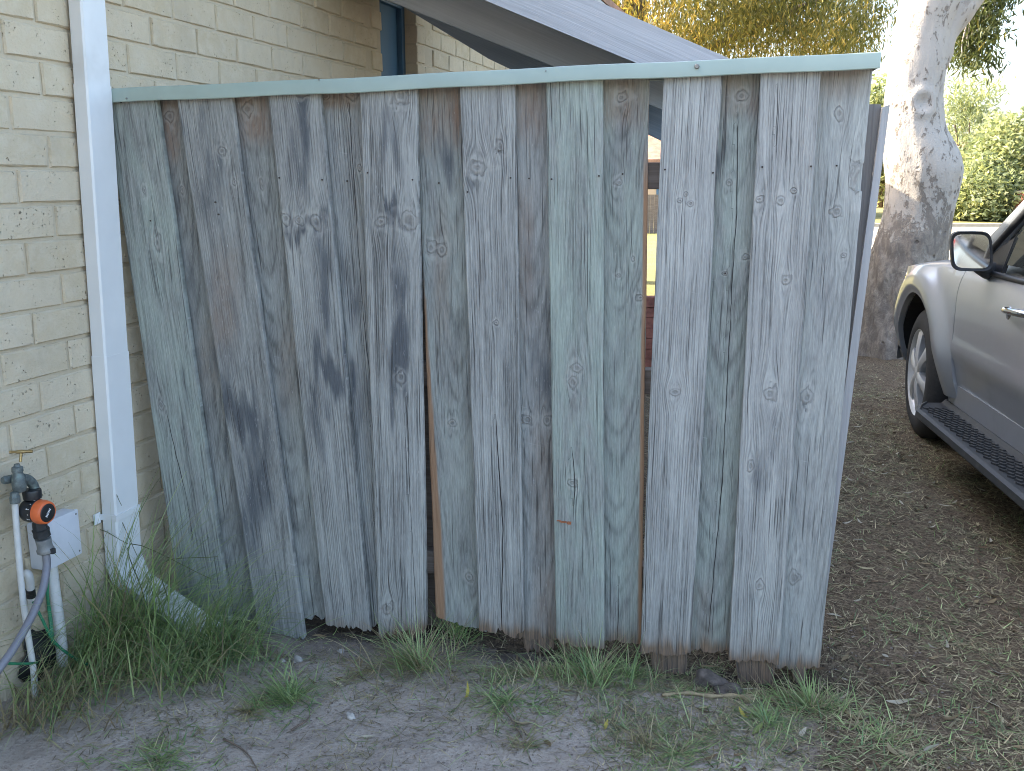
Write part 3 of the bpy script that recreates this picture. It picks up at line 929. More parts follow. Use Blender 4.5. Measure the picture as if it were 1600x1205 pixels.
def make_board(bid, spec, name='paling', nu=38, nv=400, y_top=None, jag=1.0, th=0.016, seed=0, offx=None):
    layer, tl, tr, bl, br, ybl, ybr, tone, green, cath, rot = spec
    off = (0.0 if layer == 0 else BOFF) if offx is None else offx
    ytl = (cap_bottom(tl) - 14) if y_top is None else y_top; ytr = (cap_bottom(tr) - 14) if y_top is None else y_top
    TL = np.array(fpt(tl, ytl, off)); TR = np.array(fpt(tr, ytr, off)); BLp = np.array(fpt(bl, ybl, off)); BRp = np.array(fpt(br, ybr, off))
    t = np.linspace(0, 1, nv)[:, None]; c = np.linspace(0, 1, nu - 4); c = np.sort(np.concatenate([c, [0.012, 0.03, 0.97, 0.988]]))[None, :]
    width = np.linalg.norm(TR - TL); length = np.linalg.norm(TL - BLp)
    # ragged foot
    cc = c[0]
    jg = 0.010 * jag * (vn(cc * 4, 0 * cc + seed * 3.1, 71) + 0.5 * vn(cc * 14, 0 * cc + seed, 72) + 1.1 * np.maximum(0, vn(cc * 19, 0 * cc + seed * 1.7, 73) - 0.5) * 3 + 0.5 * vn(cc * 40, 0 * cc + seed * 2.7, 74))
    jg = jg - jg.min()
    tt = t * (1 - jg[None, :] / length * sstep(0.7, 1.0, t))
    el = 0.0016 * (fbm(t[:, 0] * 9, 0 * t[:, 0] + seed, 81, 3) - 0.5) * 2; er = 0.0016 * (fbm(t[:, 0] * 9, 0 * t[:, 0] + seed + 40, 82, 3) - 0.5) * 2
    L = TL[None] + (BLp - TL)[None] * t; R = TR[None] + (BRp - TR)[None] * t
    Lg = np.stack([TL[0] + (BLp[0] - TL[0]) * tt + el[:, None], TL[1] + (BLp[1] - TL[1]) * tt], -1)
    Rg = np.stack([TR[0] + (BRp[0] - TR[0]) * tt + er[:, None], TR[1] + (BRp[1] - TR[1]) * tt], -1)
    if bid == 'B8':
        zz = Rg[..., 1]
        z0 = fpt(1350, 255, off)[1]; z1 = fpt(1345, 297, off)[1]
        f = np.clip((z0 - zz) / (z0 - z1), 0, 1)
        notch = 0.026 * np.where((f > 0) & (f < 1), np.sqrt(np.clip(f, 0, 1)) * 0.7, 0) + 0.010 * sstep(1.0, 1.02, f + 0) * (1 - sstep(1.0, 2.6, (z0 - zz) / (z0 - z1)))
    P = Lg + (Rg - Lg) * c[..., None]
    if bid == 'B8': P[..., 0] -= notch * c ** 9
    S, Z = P[..., 0], P[..., 1]
    u = c * width + 0 * t; v = (1 - tt) * length + 0 * c
    # warp, cup
    cup = -0.0020 * (1 - (2 * c - 1) ** 2) * (1 if (seed % 3) else -1)
    bow = 0.0035 * (fbm(v * 1.6, 0 * v + seed * 2.3, 91, 2) - 0.5) * 2
    rough = 0.0006 * (fbm(u * 60, v * 6, 95 + seed, 2) - 0.5)
    ew = np.minimum(c, 1 - c) * width
    Y = off + cup + bow + rough + 0.0018 * (1 - sstep(0, 0.0025, ew)) 
    # grain field
    uc, d0, a = cath
    wob = 0.02 * (fbm(v * 2.2, 0 * v, 200 + seed, 3) - 0.5)
    d = d0 + a * (v - 0.2) + 0.5 * wob
    ring = np.sqrt((u - uc * width + 0.25 * wob) ** 2 + d ** 2 + 1e-6)
    fx = u + 0.35 * wob + 0 * t
    kn = np.full(u.shape, 9.0)
    for (kx, ky, rx, ry) in KNOTS.get(bid, []):
        ks, kz = fpt(kx, ky, off)
        kt = np.argmin(np.abs(Z[:, nu // 2] - kz))
        ku = (ks - S[kt, 0]) / (S[kt, -1] - S[kt, 0]) * width; kv = v[kt, nu // 2]
        m = 3.0 / FPX
        rx_, ry_ = rx * m * 0.88, ry * m * 0.88
        du = u - ku; dv = v - kv
        e = np.exp(-(du / (1.9 * rx_)) ** 2 - (dv / (3.6 * ry_)) ** 2)
        ring = ring - np.sign(ku - uc * width + 1e-6) * 0 - 0.95 * rx_ * np.tanh(du / (0.6 * rx_)) * e * np.sign(np.where(u > uc * width, 1, -1))
        fx = fx - 0.9 * rx_ * np.tanh(du / (0.6 * rx_)) * e
        kd = np.sqrt((du / rx_) ** 2 + (dv / ry_) ** 2) * (1 + 0.7 * (vn(du * 70 + kx, dv * 55, seed + 7) - 0.5) + 0.35 * (vn(du * 190, dv * 150 + ky, seed + 8) - 0.5))
        kn = np.minimum(kn, kd)
    ck = np.full(u.shape, 9.0)
    for pts, wmm in CRACKS.get(bid, []):
        sz = np.array([fpt(x, y, off) for x, y in pts])
        o = np.argsort(sz[:, 1]); sz = sz[o]
        sc = np.interp(Z, sz[:, 1], sz[:, 0]) + 0.0016 * (fbm(Z * 28, 0 * Z, 300 + seed, 3) - 0.5) * 2
        endf = np.minimum((Z - sz[0, 1]), (sz[-1, 1] - Z)) / 0.05
        wloc = wmm * 1e-3 * np.clip(endf, 0, 1) * (0.6 + 0.8 * vn(Z * 12, 0 * Z, 310 + seed))
        cd = np.where(endf > 0, (S - sc) / np.maximum(wloc, 2e-4), 9.0)
        ck = np.where(np.abs(cd) < np.abs(ck), cd, ck)
    W = FP + FD * S[..., None] + FN * Y[..., None] + np.array([0, 0, 1.0]) * Z[..., None]
    px, py = to_px(W)
    st = np.zeros(u.shape); br_ = np.zeros(u.shape)
    nn = fbm(u * 50, v * 9, 400 + seed, 3) - 0.5
    wx = 34 * (fbm(u * 22, v * 5, 420, 3) - 0.5); wy = 150 * (fbm(u * 45, v * 3 + seed, 430, 3) - 0.5)
    for (x, y, rx, ry, k) in STAINS:
        st = np.maximum(st, k * np.exp(-(((px + wx - x) / rx) ** 2 + ((py + wy - y) / (ry * 1.15)) ** 2)))
    st = np.clip(0.85 * st + nn * 0.7 * (st > 0.04) * np.minimum(1, st * 3), 0, 1)
    for (x, y, rx, ry, k, b) in BROWNS:
        if b == bid: br_ = np.maximum(br_, k * np.exp(-(((px - x) / rx) ** 4 + ((py - y) / ry) ** 4)))
    rt = np.clip(rot * (1 - sstep(0.0, 0.06, v + 0.05 * nn)) + (rot - 0.3) * 0.6 * (1 - sstep(0.0, 0.14, v + 0.1 * nn)), 0, 1) if name == 'paling' else np.clip(0.95 + 0 * v, 0, 1)
    fresh = 0 * u
    if bid == 'B4': fresh = (1 - sstep(0.75, 1.0, c / np.maximum(1e-3, (0.165 * sstep(0.34, 0.95, t) + 0.05 * sstep(.30, .42, t) + 0.012 * (vn(v * 14, 0 * v, 5) - .5))))) * sstep(0.30, 0.42, t)
    if bid == 'B6': fresh = (1 - sstep(0.7, 1.0, (1 - c) / (0.085 + 0.03 * (vn(v * 9, 0 * v, 6) - .5)))) * sstep(0.10, 0.2, t)
    n = nu * nv
    V = [W.reshape(-1, 3)]
    at = {'fx': fx.ravel(), 'cath': np.full(u.size, 1.0 if 0 < uc < 1 else 0.0), 'ring': ring.ravel(), 'kn': kn.ravel(), 'ck': ck.ravel()}
    wc = np.stack([u, v, np.full(u.shape, seed * 3.7 + 0.5)], -1).reshape(-1, 3)
    m1 = np.stack([st, np.full(u.shape, green), br_], -1).reshape(-1, 3)
    m2 = np.stack([np.full(u.shape, tone), rt, fresh * 0.9], -1).reshape(-1, 3)
    F = [grid_faces(nv, nu, True)]
    # back grid (few rows) and the four edges with vertices of their own
    rows_ = np.unique(np.concatenate([[0], np.linspace(0, nv - 1, 9).astype(int)]))
    back = W[rows_] + FN * th
    bi = n
    idx = (rows_[:, None] * nu + np.arange(nu)[None, :])
    V.append(back.reshape(-1, 3)); F.append(grid_faces(len(rows_), nu, False, bi))
    maps = [idx.ravel()]; edges = [np.zeros(idx.size)]
    tot = n + idx.size

    def strip(ids, is_edge):
        nonlocal tot
        k = len(ids)
        A = W.reshape(-1, 3)[ids]
        V.append(np.concatenate([A, A + FN * th]))
        i = np.arange(k - 1)
        F.append(np.stack([i, i + 1, i + 1 + k, i + k], -1) + tot)
        maps.append(np.concatenate([ids, ids])); edges.append(np.full(2 * k, float(is_edge)))
        tot += 2 * k
    strip(np.arange(nv) * nu, bid in ('B4',))
    strip((np.arange(nv) * nu + nu - 1)[::-1], bid in ('B6',))
    strip((np.arange(nu) + (nv - 1) * nu), 0)
    strip(np.arange(nu)[::-1], 0)
    mp = np.concatenate(maps)
    ed = np.concatenate(edges)
    attrs = {k: np.concatenate([q, q[mp]]) for k, q in at.items()}
    # the sides take their grain across the thickness
    attrs['wc'] = np.concatenate([wc, wc[mp]]); attrs['m1'] = np.concatenate([m1, m1[mp]])
    m2b = m2[mp].copy(); m2b[:, 2] = ed * 0.95
    attrs['m2'] = np.concatenate([m2, m2b])
    return obj(name, np.concatenate(V), F, M['paling'], fence, smooth=False, attrs=attrs)


palings = {}
for i, (bid, spec) in enumerate(BOARDS.items()):
    o = make_board(bid, spec, seed=i + 1, jag=1.3 if bid in ('F3', 'B3', 'F4', 'F5', 'F8', 'F2') else 0.8)
    me = o.data
    me.polygons.foreach_set('use_smooth', np.arange(len(me.polygons)) < 37 * 399)
    palings[bid] = o
palings['F1']['label'] = 'green-tinged leaning paling beside the downpipe'
palings['F6']['label'] = 'green-tinged paling with a small orange mark'
palings['B8']['label'] = 'end paling with a broken knot in its edge'
# rotten stubs under the boards
for k, (tl, tr, bl, br, yt, yb1, yb2) in enumerate([(1014, 1076, 1022, 1070, 1000, 1082, 1086), (1146, 1213, 1154, 1207, 1015, 1072, 1078), (1236, 1262, 1241, 1257, 1030, 1076, 1074),
                                                  (594, 652, 599, 648, 975, 1026, 1018), (816, 866, 820, 864, 985, 1022, 1020), (872, 938, 878, 930, 1000, 1030, 1032)]):
    make_board('S', (1, tl, tr, bl, br, yb1, yb2, .4, 0, (.5, .02, .03), 1.0), 'rotten_stub', 26, 40, y_top=yt, jag=2.2, th=.012, seed=60 + k, offx=0.0175 if k < 2 else 0.037)
# orange paint mark
s, z = fpt(880, 816, -0.0045)
mb = MB()
for dx, dz, w, h in ((0, 0, .010, .0035), (.017, -.002, .007, .006), (-.013, .003, .006, .002)):
    a = np.arange(9) * 2 * math.pi / 9
    ring_ = [fw(s + dx + w * math.cos(q) * (1 + .25 * math.sin(3 * q + dx * 300)), -0.0045, z + dz + h * math.sin(q) * (1 + .3 * math.cos(2 * q))) for q in a]
    mb.prism([p + FN * 0.004 for p in ring_], ring_)
pm = mb.build('paint_mark', mat_simple('orange_paint', (0.36, 0.13, 0.06), 0.7, 0.3, 300), fence)
tag(pm, kind='stuff')
# nails in the palings
for bid, pts in {'F1': [(190, 160), (236, 345)], 'F2': [(342, 335), (337, 316)], 'F3': [(437, 278), (504, 281)], 'F4': [(575, 270), (645, 281)], 'B4': [(686, 286)], 'F5': [(798, 278), (731, 300)], 'B5': [(827, 279)],
                 'F6': [(936, 275), (862, 280)], 'F7': [(1039, 265), (1114, 270)], 'B7': [(1133, 427)], 'F8': [(1191, 261), (1267, 260)], 'B8': [(1307, 259)], 'B3': [(543, 283)], 'B6': [(973, 272)]}.items():
    off = 0.0 if bid[0] == 'F' else BOFF
    for x, y in pts:
        s, z = fpt(x, y, off)
        mb = MB(); mb.lathe(fw(s, off - 0.0052, z), FN, [(0, .0001), (0, .0017), (.001, .0024), (.006, .0022)], 10)
        mb.build('nail', M['nail'], palings[bid])
# rails and posts behind
M['rail'] = mat_timber('rail_timber', (0.13, 0.10, 0.08), (0.24, 0.20, 0.17), FD)
for y0 in (1.36, 0.80, 0.22):
    mb = MB(); mb.box(fw(-0.15, 0.078, y0), FD * 0.95, FN * 0.022, (0, 0, .035), .003); mb.build('rail', M['rail'], fence)
M['post'] = mat_timber('post_timber', (0.15, 0.14, 0.135), (0.28, 0.27, 0.26), (0, 0, 1))
s1, z1 = fpt(1350, 163, .09); s2, z2 = fpt(1377, 163, .09); s3, z3 = fpt(1262, 1040, .09); s4, z4 = fpt(1232, 1060, .09)
zz = -0.25
mb = MB(); Q = [fw(s1, .09, z1), fw(s2, .09, z2), fw(s3 + (s3 - s2) * .15, .09, zz), fw(s4 + (s4 - s1) * .15, .09, zz)]
mb.prism([p + FN * .075 for p in Q], Q); mb.build('post', M['post'], fence)
s5, z5 = fpt(1376, 168, .085); s6, z6 = fpt(1389, 164, .085); s7, _ = fpt(1276, 1040, .085); s8, _ = fpt(1260, 1040, .085)
mb = MB(); Q = [fw(s5 + .002, .072, z5), fw(s6, .072, z6), fw(s7, .072, -0.02), fw(s8 + .002, .072, -0.02)]
mb.prism([p + FN * .14 for p in Q], Q); mb.build('corner_board', mat_timber('corner_board', (0.34, 0.34, 0.34), (0.5, 0.49, 0.48), (0, 0, 1)), fence)
mb = MB(); mb.box(fw(-1.06, 0.098 + .045, 0.62), FD * .045, FN * .045, (0, 0, .90), .004); mb.build('post', M['post'], fence)
sg, _ = fpt(676, 800, .11)
mb = MB(); mb.box(fw(sg, 0.098 + .045, 0.60), FD * .055, FN * .045, (0, 0, .90), .004); mb.build('post', M['rail'], fence)
# metal cap
c0 = np.array(fpt(170, 139, -0.022)); c1 = np.array(fpt(1376, 80, -0.022)); d0 = np.array(fpt(170, 162, -0.022)); d1 = np.array(fpt(1376, 107, -0.022))
mb = MB(); N = 60
tcs = np.linspace(0, 1, N)
prof = [(0.004, 0, 1), (0.0, 0, 1), (-0.001, 0.002, 1), (0, 0.0, 0), (0.002, -.0035, 0), (0.006, -0.004, 0)]
cross = []
for t_ in tcs:
    tp = c0 + (c1 - c0) * t_; bt = d0 + (d1 - d0) * t_
    dent = 0.0008 * math.sin(t_ * 31) + 0.001 * math.sin(t_ * 11 + 1)
    tp = tp + np.array([0, dent]); bt = bt + np.array([0, dent * 1.3])
    fo = -0.022 + 0.0012 * math.sin(t_ * 17)
    pts = [(fo + .012, bt[1] + .004), (fo + .002, bt[1] + .001), (fo, bt[1] + .003), (fo, tp[1] - .004), (fo + .0015, tp[1] - .001), (fo + .005, tp[1]), (fo + .078, tp[1] + .001), (fo + .083, tp[1] - .003), (fo + .083, bt[1] + .003), (fo + .07, bt[1] + .004)]
    cross.append([fw(bt[0] + (tp[0] - bt[0]) * 0.5, o_, z_) for o_, z_ in pts])
cross = np.array(cross); K = cross.shape[1]
mb.add(cross.reshape(-1, 3), [grid_faces(N, K, False)])
mb.add(cross[-1], [list(range(K))]); mb.add(cross[0], [list(range(K))[::-1]])
cap = mb.build('cap', M['cap'], fence, smooth=True, sharp=35)
for x, y, r in ((1089, 104, .0062), (853, 111, .0018), (198, 154, .0024), (499, 125, .002)):
    s, z = fpt(x, y, -0.022)
    mb = MB(); mb.lathe(fw(s, -0.0265, z), FN, [(0, .0001), (0, r * .75), (.0015, r), (.006, r * 1.05)], 12)
    mb.build('screw', M['screw'], cap)

# ------------------------------------------------------------------ downpipe on the wall
def along(q): return float(np.dot(q - WP0, WD))


at_, ab_ = along(wpt(101, 0)), along(wpt(164, 880))
ztp, zbt = 2.40, 0.215
def pipe_a(z): return ab_ + (at_ - ab_) * (z - 0.30) / (1.78 - 0.30)
PW, PD = 0.098, 0.046
pipe = thing('downpipe', 'white rectangular metal downpipe on the brick wall beside the fence', 'downpipe', ww(pipe_a(0.0), 0.03, 0.0))


def pipe_loop(a, o, z, g=0.0, tilt=(0, 0)):
    r = .005
    a0, a1, o0, o1 = a - g, a + PW + g, o - g, o + PD + g
    pts = [(a0 + r, o0), (a1 - r, o0), (a1, o0 + r), (a1, o1 - r), (a1 - r, o1), (a0 + r, o1), (a0, o1 - r), (a0, o0 + r)]
    return [ww(x, y, z) for x, y in pts]


def pipe_part(name, levels, g, mat='pipe_white'):
    mb = MB()
    Ls = [pipe_loop(pipe_a(z), 0.006, z, g) for z in levels]
    V = np.concatenate(Ls); k = 8; n = len(Ls)
    i = np.arange(n - 1)[:, None] * k; j = np.arange(k)[None, :]; kk = (j + 1) % k
    mb.add(V, [np.stack([i + j, i + kk, i + k + kk, i + k + j], -1).reshape(-1, 4), list(range(k)), [(n - 1) * k + q for q in range(k)]])
    return mb.build(name, M[mat], pipe)


zj1 = float(wpt(150, 133, .05)[2]); zj2 = float(wpt(165, 558, .05)[2])
pipe_part('pipe', [ztp, zj1 - 0.03], 0.0)
pipe_part('pipe', [zj1 + .001, zj2 - 0.03], 0.0016)
pipe_part('pipe', [zj2 + .001, zbt], 0.0032)
# kicked shoe at the foot: leans out of the wall and along it
sh = MB()
l0 = np.array(pipe_loop(pipe_a(zbt), 0.006, zbt, .005))
kick = np.array(at_depth(255, 955, 2.66)) - np.array(at_depth(192, 893, 2.63))
end = l0 + (WN * 0.235 + WD * 0.045 + up * (-0.20)); mid = l0 + (WN * 0.02 + up * (-0.035))
l0b = l0 + up * 0.02
V = np.concatenate([l0b, mid, end]); k = 8
i = np.arange(2)[:, None] * k; j = np.arange(k)[None, :]; kk = (j + 1) % k
sh.add(V, [np.stack([i + j, i + kk, i + k + kk, i + k + j], -1).reshape(-1, 4)])
sh.build('shoe', M['pipe_white'], pipe)
zb = float(wpt(200, 800, .05)[2])
for o_ in (1,):
    mb = MB(); wall_box(mb, pipe_a(zb) - .004, pipe_a(zb) + PW + .004, zb - .009, zb + .009, .052, .0585, .001)
    wall_box(mb, pipe_a(zb) - .006, pipe_a(zb) - .0042, zb - .009, zb + .009, .001, .057)
    wall_box(mb, pipe_a(zb) - .034, pipe_a(zb) - .0065, zb - .016, zb + .016, .001, .004, .0008)
    mb.build('bracket', M['pipe_white'], pipe)

# ------------------------------------------------------------------ garden tap, timer, hose and pipes on the wall
TO = 0.075                                                     # how far the tap's body stands off the wall
def tp(x, y, o=TO): return wpt(x, y, o)


tap = thing('garden_tap', 'tarnished garden tap with brass cross handle on the brick wall', 'tap', tp(30, 745))
R_ = 1 / 610.0                                                  # metres per pixel here
mb = MB(); c = tp(30, 745)
mb.lathe(tp(31, 768) , up, [(0, 8 * R_), (.006, 10 * R_), (.02, 10.5 * R_), (.036, 10 * R_), (.045, 7.5 * R_), (.052, 7.5 * R_), (.053, 8.5 * R_), (.064, 8 * R_), (.066, 5 * R_), (.072, 4 * R_)], 20, True)
mb.tube(spline([tp(34, 748), tp(44, 750), tp(52, 758), tp(56, 770, TO + .004)], 14), np.linspace(8.5 * R_, 7 * R_, 14), 14)
mb.tube([tp(28, 747), tp(27, 748, 0.0)], 6.5 * R_, 14)
mb.build('body', M['bronze'], tap, smooth=True, sharp=40)
mb = MB(); mb.lathe(tp(4, 751, .04), tp(20, 748, .045) - tp(4, 751, .04), [(0, 5 * R_), (.006, 6.5 * R_), (.03, 6.5 * R_)], 14, True); mb.build('side_inlet', M['bronze'], tap, smooth=True, sharp=40)
mb = MB(); hx = tp(33, 706)
mb.tube([tp(32, 722), tp(33, 708)], 2.2 * R_, 10)
hb = (WD * 0.4 + WN * 0.9); hb /= np.linalg.norm(hb)
mb.tube([hx - hb * .027, hx - hb * .015, hx, hx + hb * .015, hx + hb * .027], [2.6 * R_, 2.1 * R_, 3.3 * R_, 2.1 * R_, 2.6 * R_], 10)
mb.build('handle', M['brass'], tap, smooth=True, sharp=50)
mb = MB(); mb.lathe(tp(24, 786), up, [(0, 7 * R_), (.002, 8 * R_), (.016, 8 * R_), (.018, 7 * R_), (.028, 6.5 * R_)], 8, True)
mb.build('union_nut', M['bronze'], tap, smooth=True, sharp=30)

riser = MB()
riser.tube(spline([tp(23, 784, .06), tp(27, 840, .06), tp(32, 900, .055), tp(37, 945, .05), tp(45, 1000, .045), tp(52, 1045, .05), tp(55, 1090, .06)], 40), 4.9 * R_, 12)
o = riser.build('riser_pipe', M['pvc'], origin=tp(55, 1090, .06), smooth=True)
tag(o, 'thin white water pipe running down from the garden tap', 'pipe')

# electrical box and conduit
jb = thing('junction_box', 'white plastic junction box on the brick wall behind the tap timer', 'box', wpt(82, 835))
mb = MB(); q0 = wpt(48, 850); q1 = wpt(108, 815)
a0, a1 = along(wpt(47, 840)), along(wpt(113, 825)); zb0, zb1 = float(wpt(82, 872)[2]), float(wpt(82, 800)[2])
wall_box(mb, a0 - .01, a1 - .03, zb0, zb1, .001, .042, .005); mb.build('case', M['box'], jb, smooth=True, sharp=40)
mb = MB(); wall_box(mb, a0 - .012, a1 - .028, zb0 - .002, zb1 + .002, .0425, .052, .004); lid = mb.build('lid', M['box'], jb, smooth=True, sharp=40)
for fa in (a0 - .002, a1 - .038):
    for fz in (zb0 + .01, zb1 - .01):
        mb = MB(); mb.lathe(ww(fa, .0515, fz), WN, [(0, .003), (.001, .0028), (.0012, .0005)], 8); mb.build('screw', M['screw'], lid)
mb = MB()
mb.tube(spline([wpt(78, 868, .025), wpt(86, 930, .025), wpt(94, 990, .03), wpt(99, 1040, .04)], 24), 9.5 * R_, 16)
o = mb.build('conduit', M['pvc'], origin=wpt(99, 1040, .04), smooth=True)
tag(o, 'thick white conduit running down from the junction box into the grass', 'pipe')
mb = MB()
mb.tube(spline([wpt(38, 900, .012), wpt(42, 896, .03), wpt(46, 903, .036), wpt(48, 925, .03), wpt(51, 960, .02)], 26), 6.5 * R_, 14)
o = thing('bent_conduit', 'short bent white pipe with a black band between the two long pipes', 'pipe', wpt(51, 960, .02))
mb.build('pipe', M['pvc'], o, smooth=True)
mb = MB(); mb.tube([wpt(47.2, 921, .0325), wpt(48.6, 932, .028)], 7.6 * R_, 14); mb.build('band', M['black'], o, smooth=True, sharp=40)

# tap timer
tm = thing('tap_timer', 'black tap timer with orange dial hanging under the garden tap', 'timer', tp(62, 800, TO + .005))
mb = MB(); t0 = tp(51, 764, TO + .004)
mb.lathe(tp(51, 779, TO + .005), up, [(0, 11 * R_), (.001, 13.5 * R_), (.02, 14 * R_), (.024, 13 * R_), (.025, 9 * R_)], 24, True)
nut = mb.build('inlet_nut', M['black'], tm, smooth=True, sharp=40)
dax = WN * 0.93 + WD * -0.05 + up * (-0.02); dax /= np.linalg.norm(dax)
dc = tp(49, 797, TO + .000)
mb = MB(); mb.lathe(dc - dax * .022, dax, [(0, .004), (.001, .016), (.006, .026), (.014, .0305), (.030, .0315), (.047, .031), (.048, .029)], 40)
mb.lathe(tp(52, 785, TO + .005) - up * .012, up, [(0, .012), (.02, .012)], 20, True)
body = mb.build('case', M['black'], tm, smooth=True, sharp=35)
mb = MB(); mb.lathe(dc + dax * .0265, dax, [(0, .0295), (.001, .031), (.010, .0315), (.024, .0295), (.0265, .0275), (.0275, .0245), (.0272, .0235)], 40)
dial = mb.build('dial', M['orange'], tm, smooth=True, sharp=40)
mb = MB(); mb.lathe(dc + dax * .0530, dax, [(0, .0245), (.0012, .0235), (.0022, .0205), (.0024, .0003)], 32); mb.build('dial_face', M['black'], dial, smooth=True, sharp=40)
e1 = np.cross(dax, up); e1 /= np.linalg.norm(e1); e2 = np.cross(e1, dax)
w_ = e1 * math.cos(-.9) + e2 * math.sin(-.9); w2 = np.cross(dax, w_)
mb = MB()
for q in range(-3, 4):
    mb.box(dc + dax * .0556 + w_ * (q * .0034), w_ * .0011, w2 * (.0034 if q % 2 else .0026), dax * .0003)
o = mb.build('lettering', M['white_mark'], dial); tag(o, kind='stuff')
mb = MB()
for q in range(14):
    an = 2 * math.pi * q / 14
    rad = e1 * math.cos(an) + e2 * math.sin(an); tan = np.cross(dax, rad)
    mb.box(dc + dax * .020 + rad * .0316, dax * (.0028 if q % 2 else .0016), tan * .0008, rad * .0003)
    if q % 2: mb.box(dc + dax * .0145 + rad * .0316, dax * .0016, tan * .0016, rad * .0003)
o = mb.build('scale_marks', M['white_mark'], tm); tag(o, kind='stuff')
mb = MB(); ca = tp(66, 838, TO + .008); cb = tp(60, 812, TO + .006)
ax = cb - ca
mb.lathe(ca, ax, [(0, 13 * R_), (.012, 12.5 * R_), (.020, 13.5 * R_), (.022, 11.5 * R_), (.036, 11 * R_), (.042, 10 * R_), (.055, 10 * R_)], 10, True)
mb.build('outlet', M['black_dust'], tm, smooth=True, sharp=25)
hf = thing('hose_fitting', 'grey hose connector between the tap timer and the hose', 'fitting', tp(71, 862, TO + .01))
mb = MB(); cb = tp(71, 858, TO + .01)
mb.lathe(cb - ax / np.linalg.norm(ax) * .010, ax, [(0, 11 * R_), (.003, 13.5 * R_), (.010, 13.5 * R_), (.014, 12 * R_), (.024, 11.5 * R_), (.040, 12 * R_)], 16, True)
mb.build('collar', M['grey_plastic'], hf, smooth=True, sharp=30)
mb = MB(); mb.box(cb - ax / np.linalg.norm(ax) * .003 + WN * .021, WD * .006, WN * .007, up * .007, .002)
mb.build('lug', M['black_dust'], hf)
hz = MB()
hp = spline([tp(72, 866, TO + .012), tp(73, 885, TO + .016), tp(67, 920, TO + .03), tp(50, 962, TO + .04), tp(22, 1012, TO + .05), tp(-12, 1060, TO + .05), tp(-60, 1130, TO + .05)], 60)
hp[:, 2] = np.maximum(hp[:, 2], gh(hp[:, 0], hp[:, 1]) + .012)
hz.tube(hp, 6.2 * R_, 14)
o = hz.build('garden_hose', M['hose'], origin=tp(72, 868, TO), smooth=True)
tag(o, 'grey garden hose curving down and left from the tap timer', 'hose')
gw = MB()
gw.tube(spline([wpt(72, 890, .03), wpt(74, 930, .028), wpt(78, 970, .03), wpt(82, 1005, .05)], 20), 2.4 * R_, 8)
gw.tube(spline([wpt(78, 880, .02), wpt(75, 925, .03), wpt(80, 965, .032), wpt(84, 1008, .05)], 20), 1.6 * R_, 8)
o = gw.build('green_wire', M['green_wire'], origin=wpt(82, 1005, .05), smooth=True)
tag(o, 'doubled green wire hanging straight down the thick white conduit', 'wire')
gw = MB()
gw.tube(spline([wpt(52, 940, .045), wpt(66, 968, .06), wpt(84, 1002, .07), wpt(110, 1024, .08), wpt(140, 1040, .10)], 26), 2.4 * R_, 8)
o = gw.build('green_wire', M['green_wire'], origin=wpt(140, 1040, .10), smooth=True)
tag(o, 'green wire slanting across the white pipes into the tall grass', 'wire')
gw = MB(); gw.tube(spline([wpt(-8, 1036, .05), wpt(20, 1037, .055), wpt(45, 1037, .06), wpt(58, 1035, .05)], 16), 2.2 * R_, 8)
o = gw.build('green_wire', M['green_wire'], origin=wpt(20, 1037, .05), smooth=True)
tag(o, 'short level green wire in front of the black sealant patch', 'wire')
# black sealant patch round the pipes
mb = MB(); nt_, nr_ = 40, 7
cpx, cpy = 62, 1024
V = []
for i in range(nr_):
    f = i / (nr_ - 1)
    for j in range(nt_):
        an = 2 * math.pi * j / nt_
        rr = (1 + .28 * math.sin(3 * an + 1) * 0.6 + .2 * math.sin(5 * an) * .6 + .16 * (random.Random(j * 7).random() - .5)) * f
        q = wpt(cpx + 33 * rr * math.cos(an), cpy + 40 * rr * math.sin(an) - 12 * rr * math.cos(an), .003)
        V.append(q + WN * (0.022 * (1 - f ** 2) + .006 * (random.Random(i * 99 + j).random())))
V = np.array(V)
i = np.arange(nr_ - 1)[:, None] * nt_; j = np.arange(nt_)[None, :]; kk = (j + 1) % nt_
mb.add(V, [np.stack([i + j, i + kk, i + nt_ + kk, i + nt_ + j], -1).reshape(-1, 4)])
o = mb.build('sealant_patch', M['tar'], origin=wpt(cpx, cpy), smooth=True)
tag(o, 'lumpy black sealant patch low on the brick wall behind the pipes', 'patch')

# ------------------------------------------------------------------ silver car
CG = gnd(1417, 681, -0.10)
CA = math.radians(7.5)
CF = np.array([math.sin(CA), math.cos(CA), 0]); CLf = np.array([-CF[1], CF[0], 0])
CO = CG - CLf * 0.90                                             # under the front axle, on the centre line
CS = 1.0
def cw(x, y, z): return CO + CF * (x * CS) + CLf * (y * CS) + up * (z * CS)


car = thing('car', 'silver four-wheel-drive car parked on the right under the tree', 'car', cw(-1.4, 0, 0))
WB, RW, ARC = 2.85, 0.375, 0.455


def lerp_tab(x, tab):
    t = np.array(tab); return np.interp(x, t[:, 0], t[:, 1])


HW = [(-3.85, .62), (-3.7, .80), (-3.3, .885), (-2.85, .905), (-1.6, .905), (-.6, .895), (0, .89), (.45, .86), (.7, .78), (.85, .62), (.92, .30)]
SH = [(-3.85, .95), (-3.6, 1.08), (-1.2, 1.02), (-.62, 1.01), (-.2, 1.0), (.3, .96), (.6, .92), (.85, .80), (.92, .72)]
TP = [(-3.85, 1.0), (-3.6, 1.12), (-1.3, 1.07), (-.72, 1.10), (-.2, 1.07), (.3, 1.02), (.6, .98), (.85, .86), (.92, .76)]


def zlow(x):
    z = 0.36 + 0.0 * x
    for xa in (0.0, -WB):
        d = np.abs(x - xa)
        z = np.where(d < ARC, np.maximum(z, RW + np.sqrt(np.maximum(ARC ** 2 - d ** 2, 0))), z)
    return z


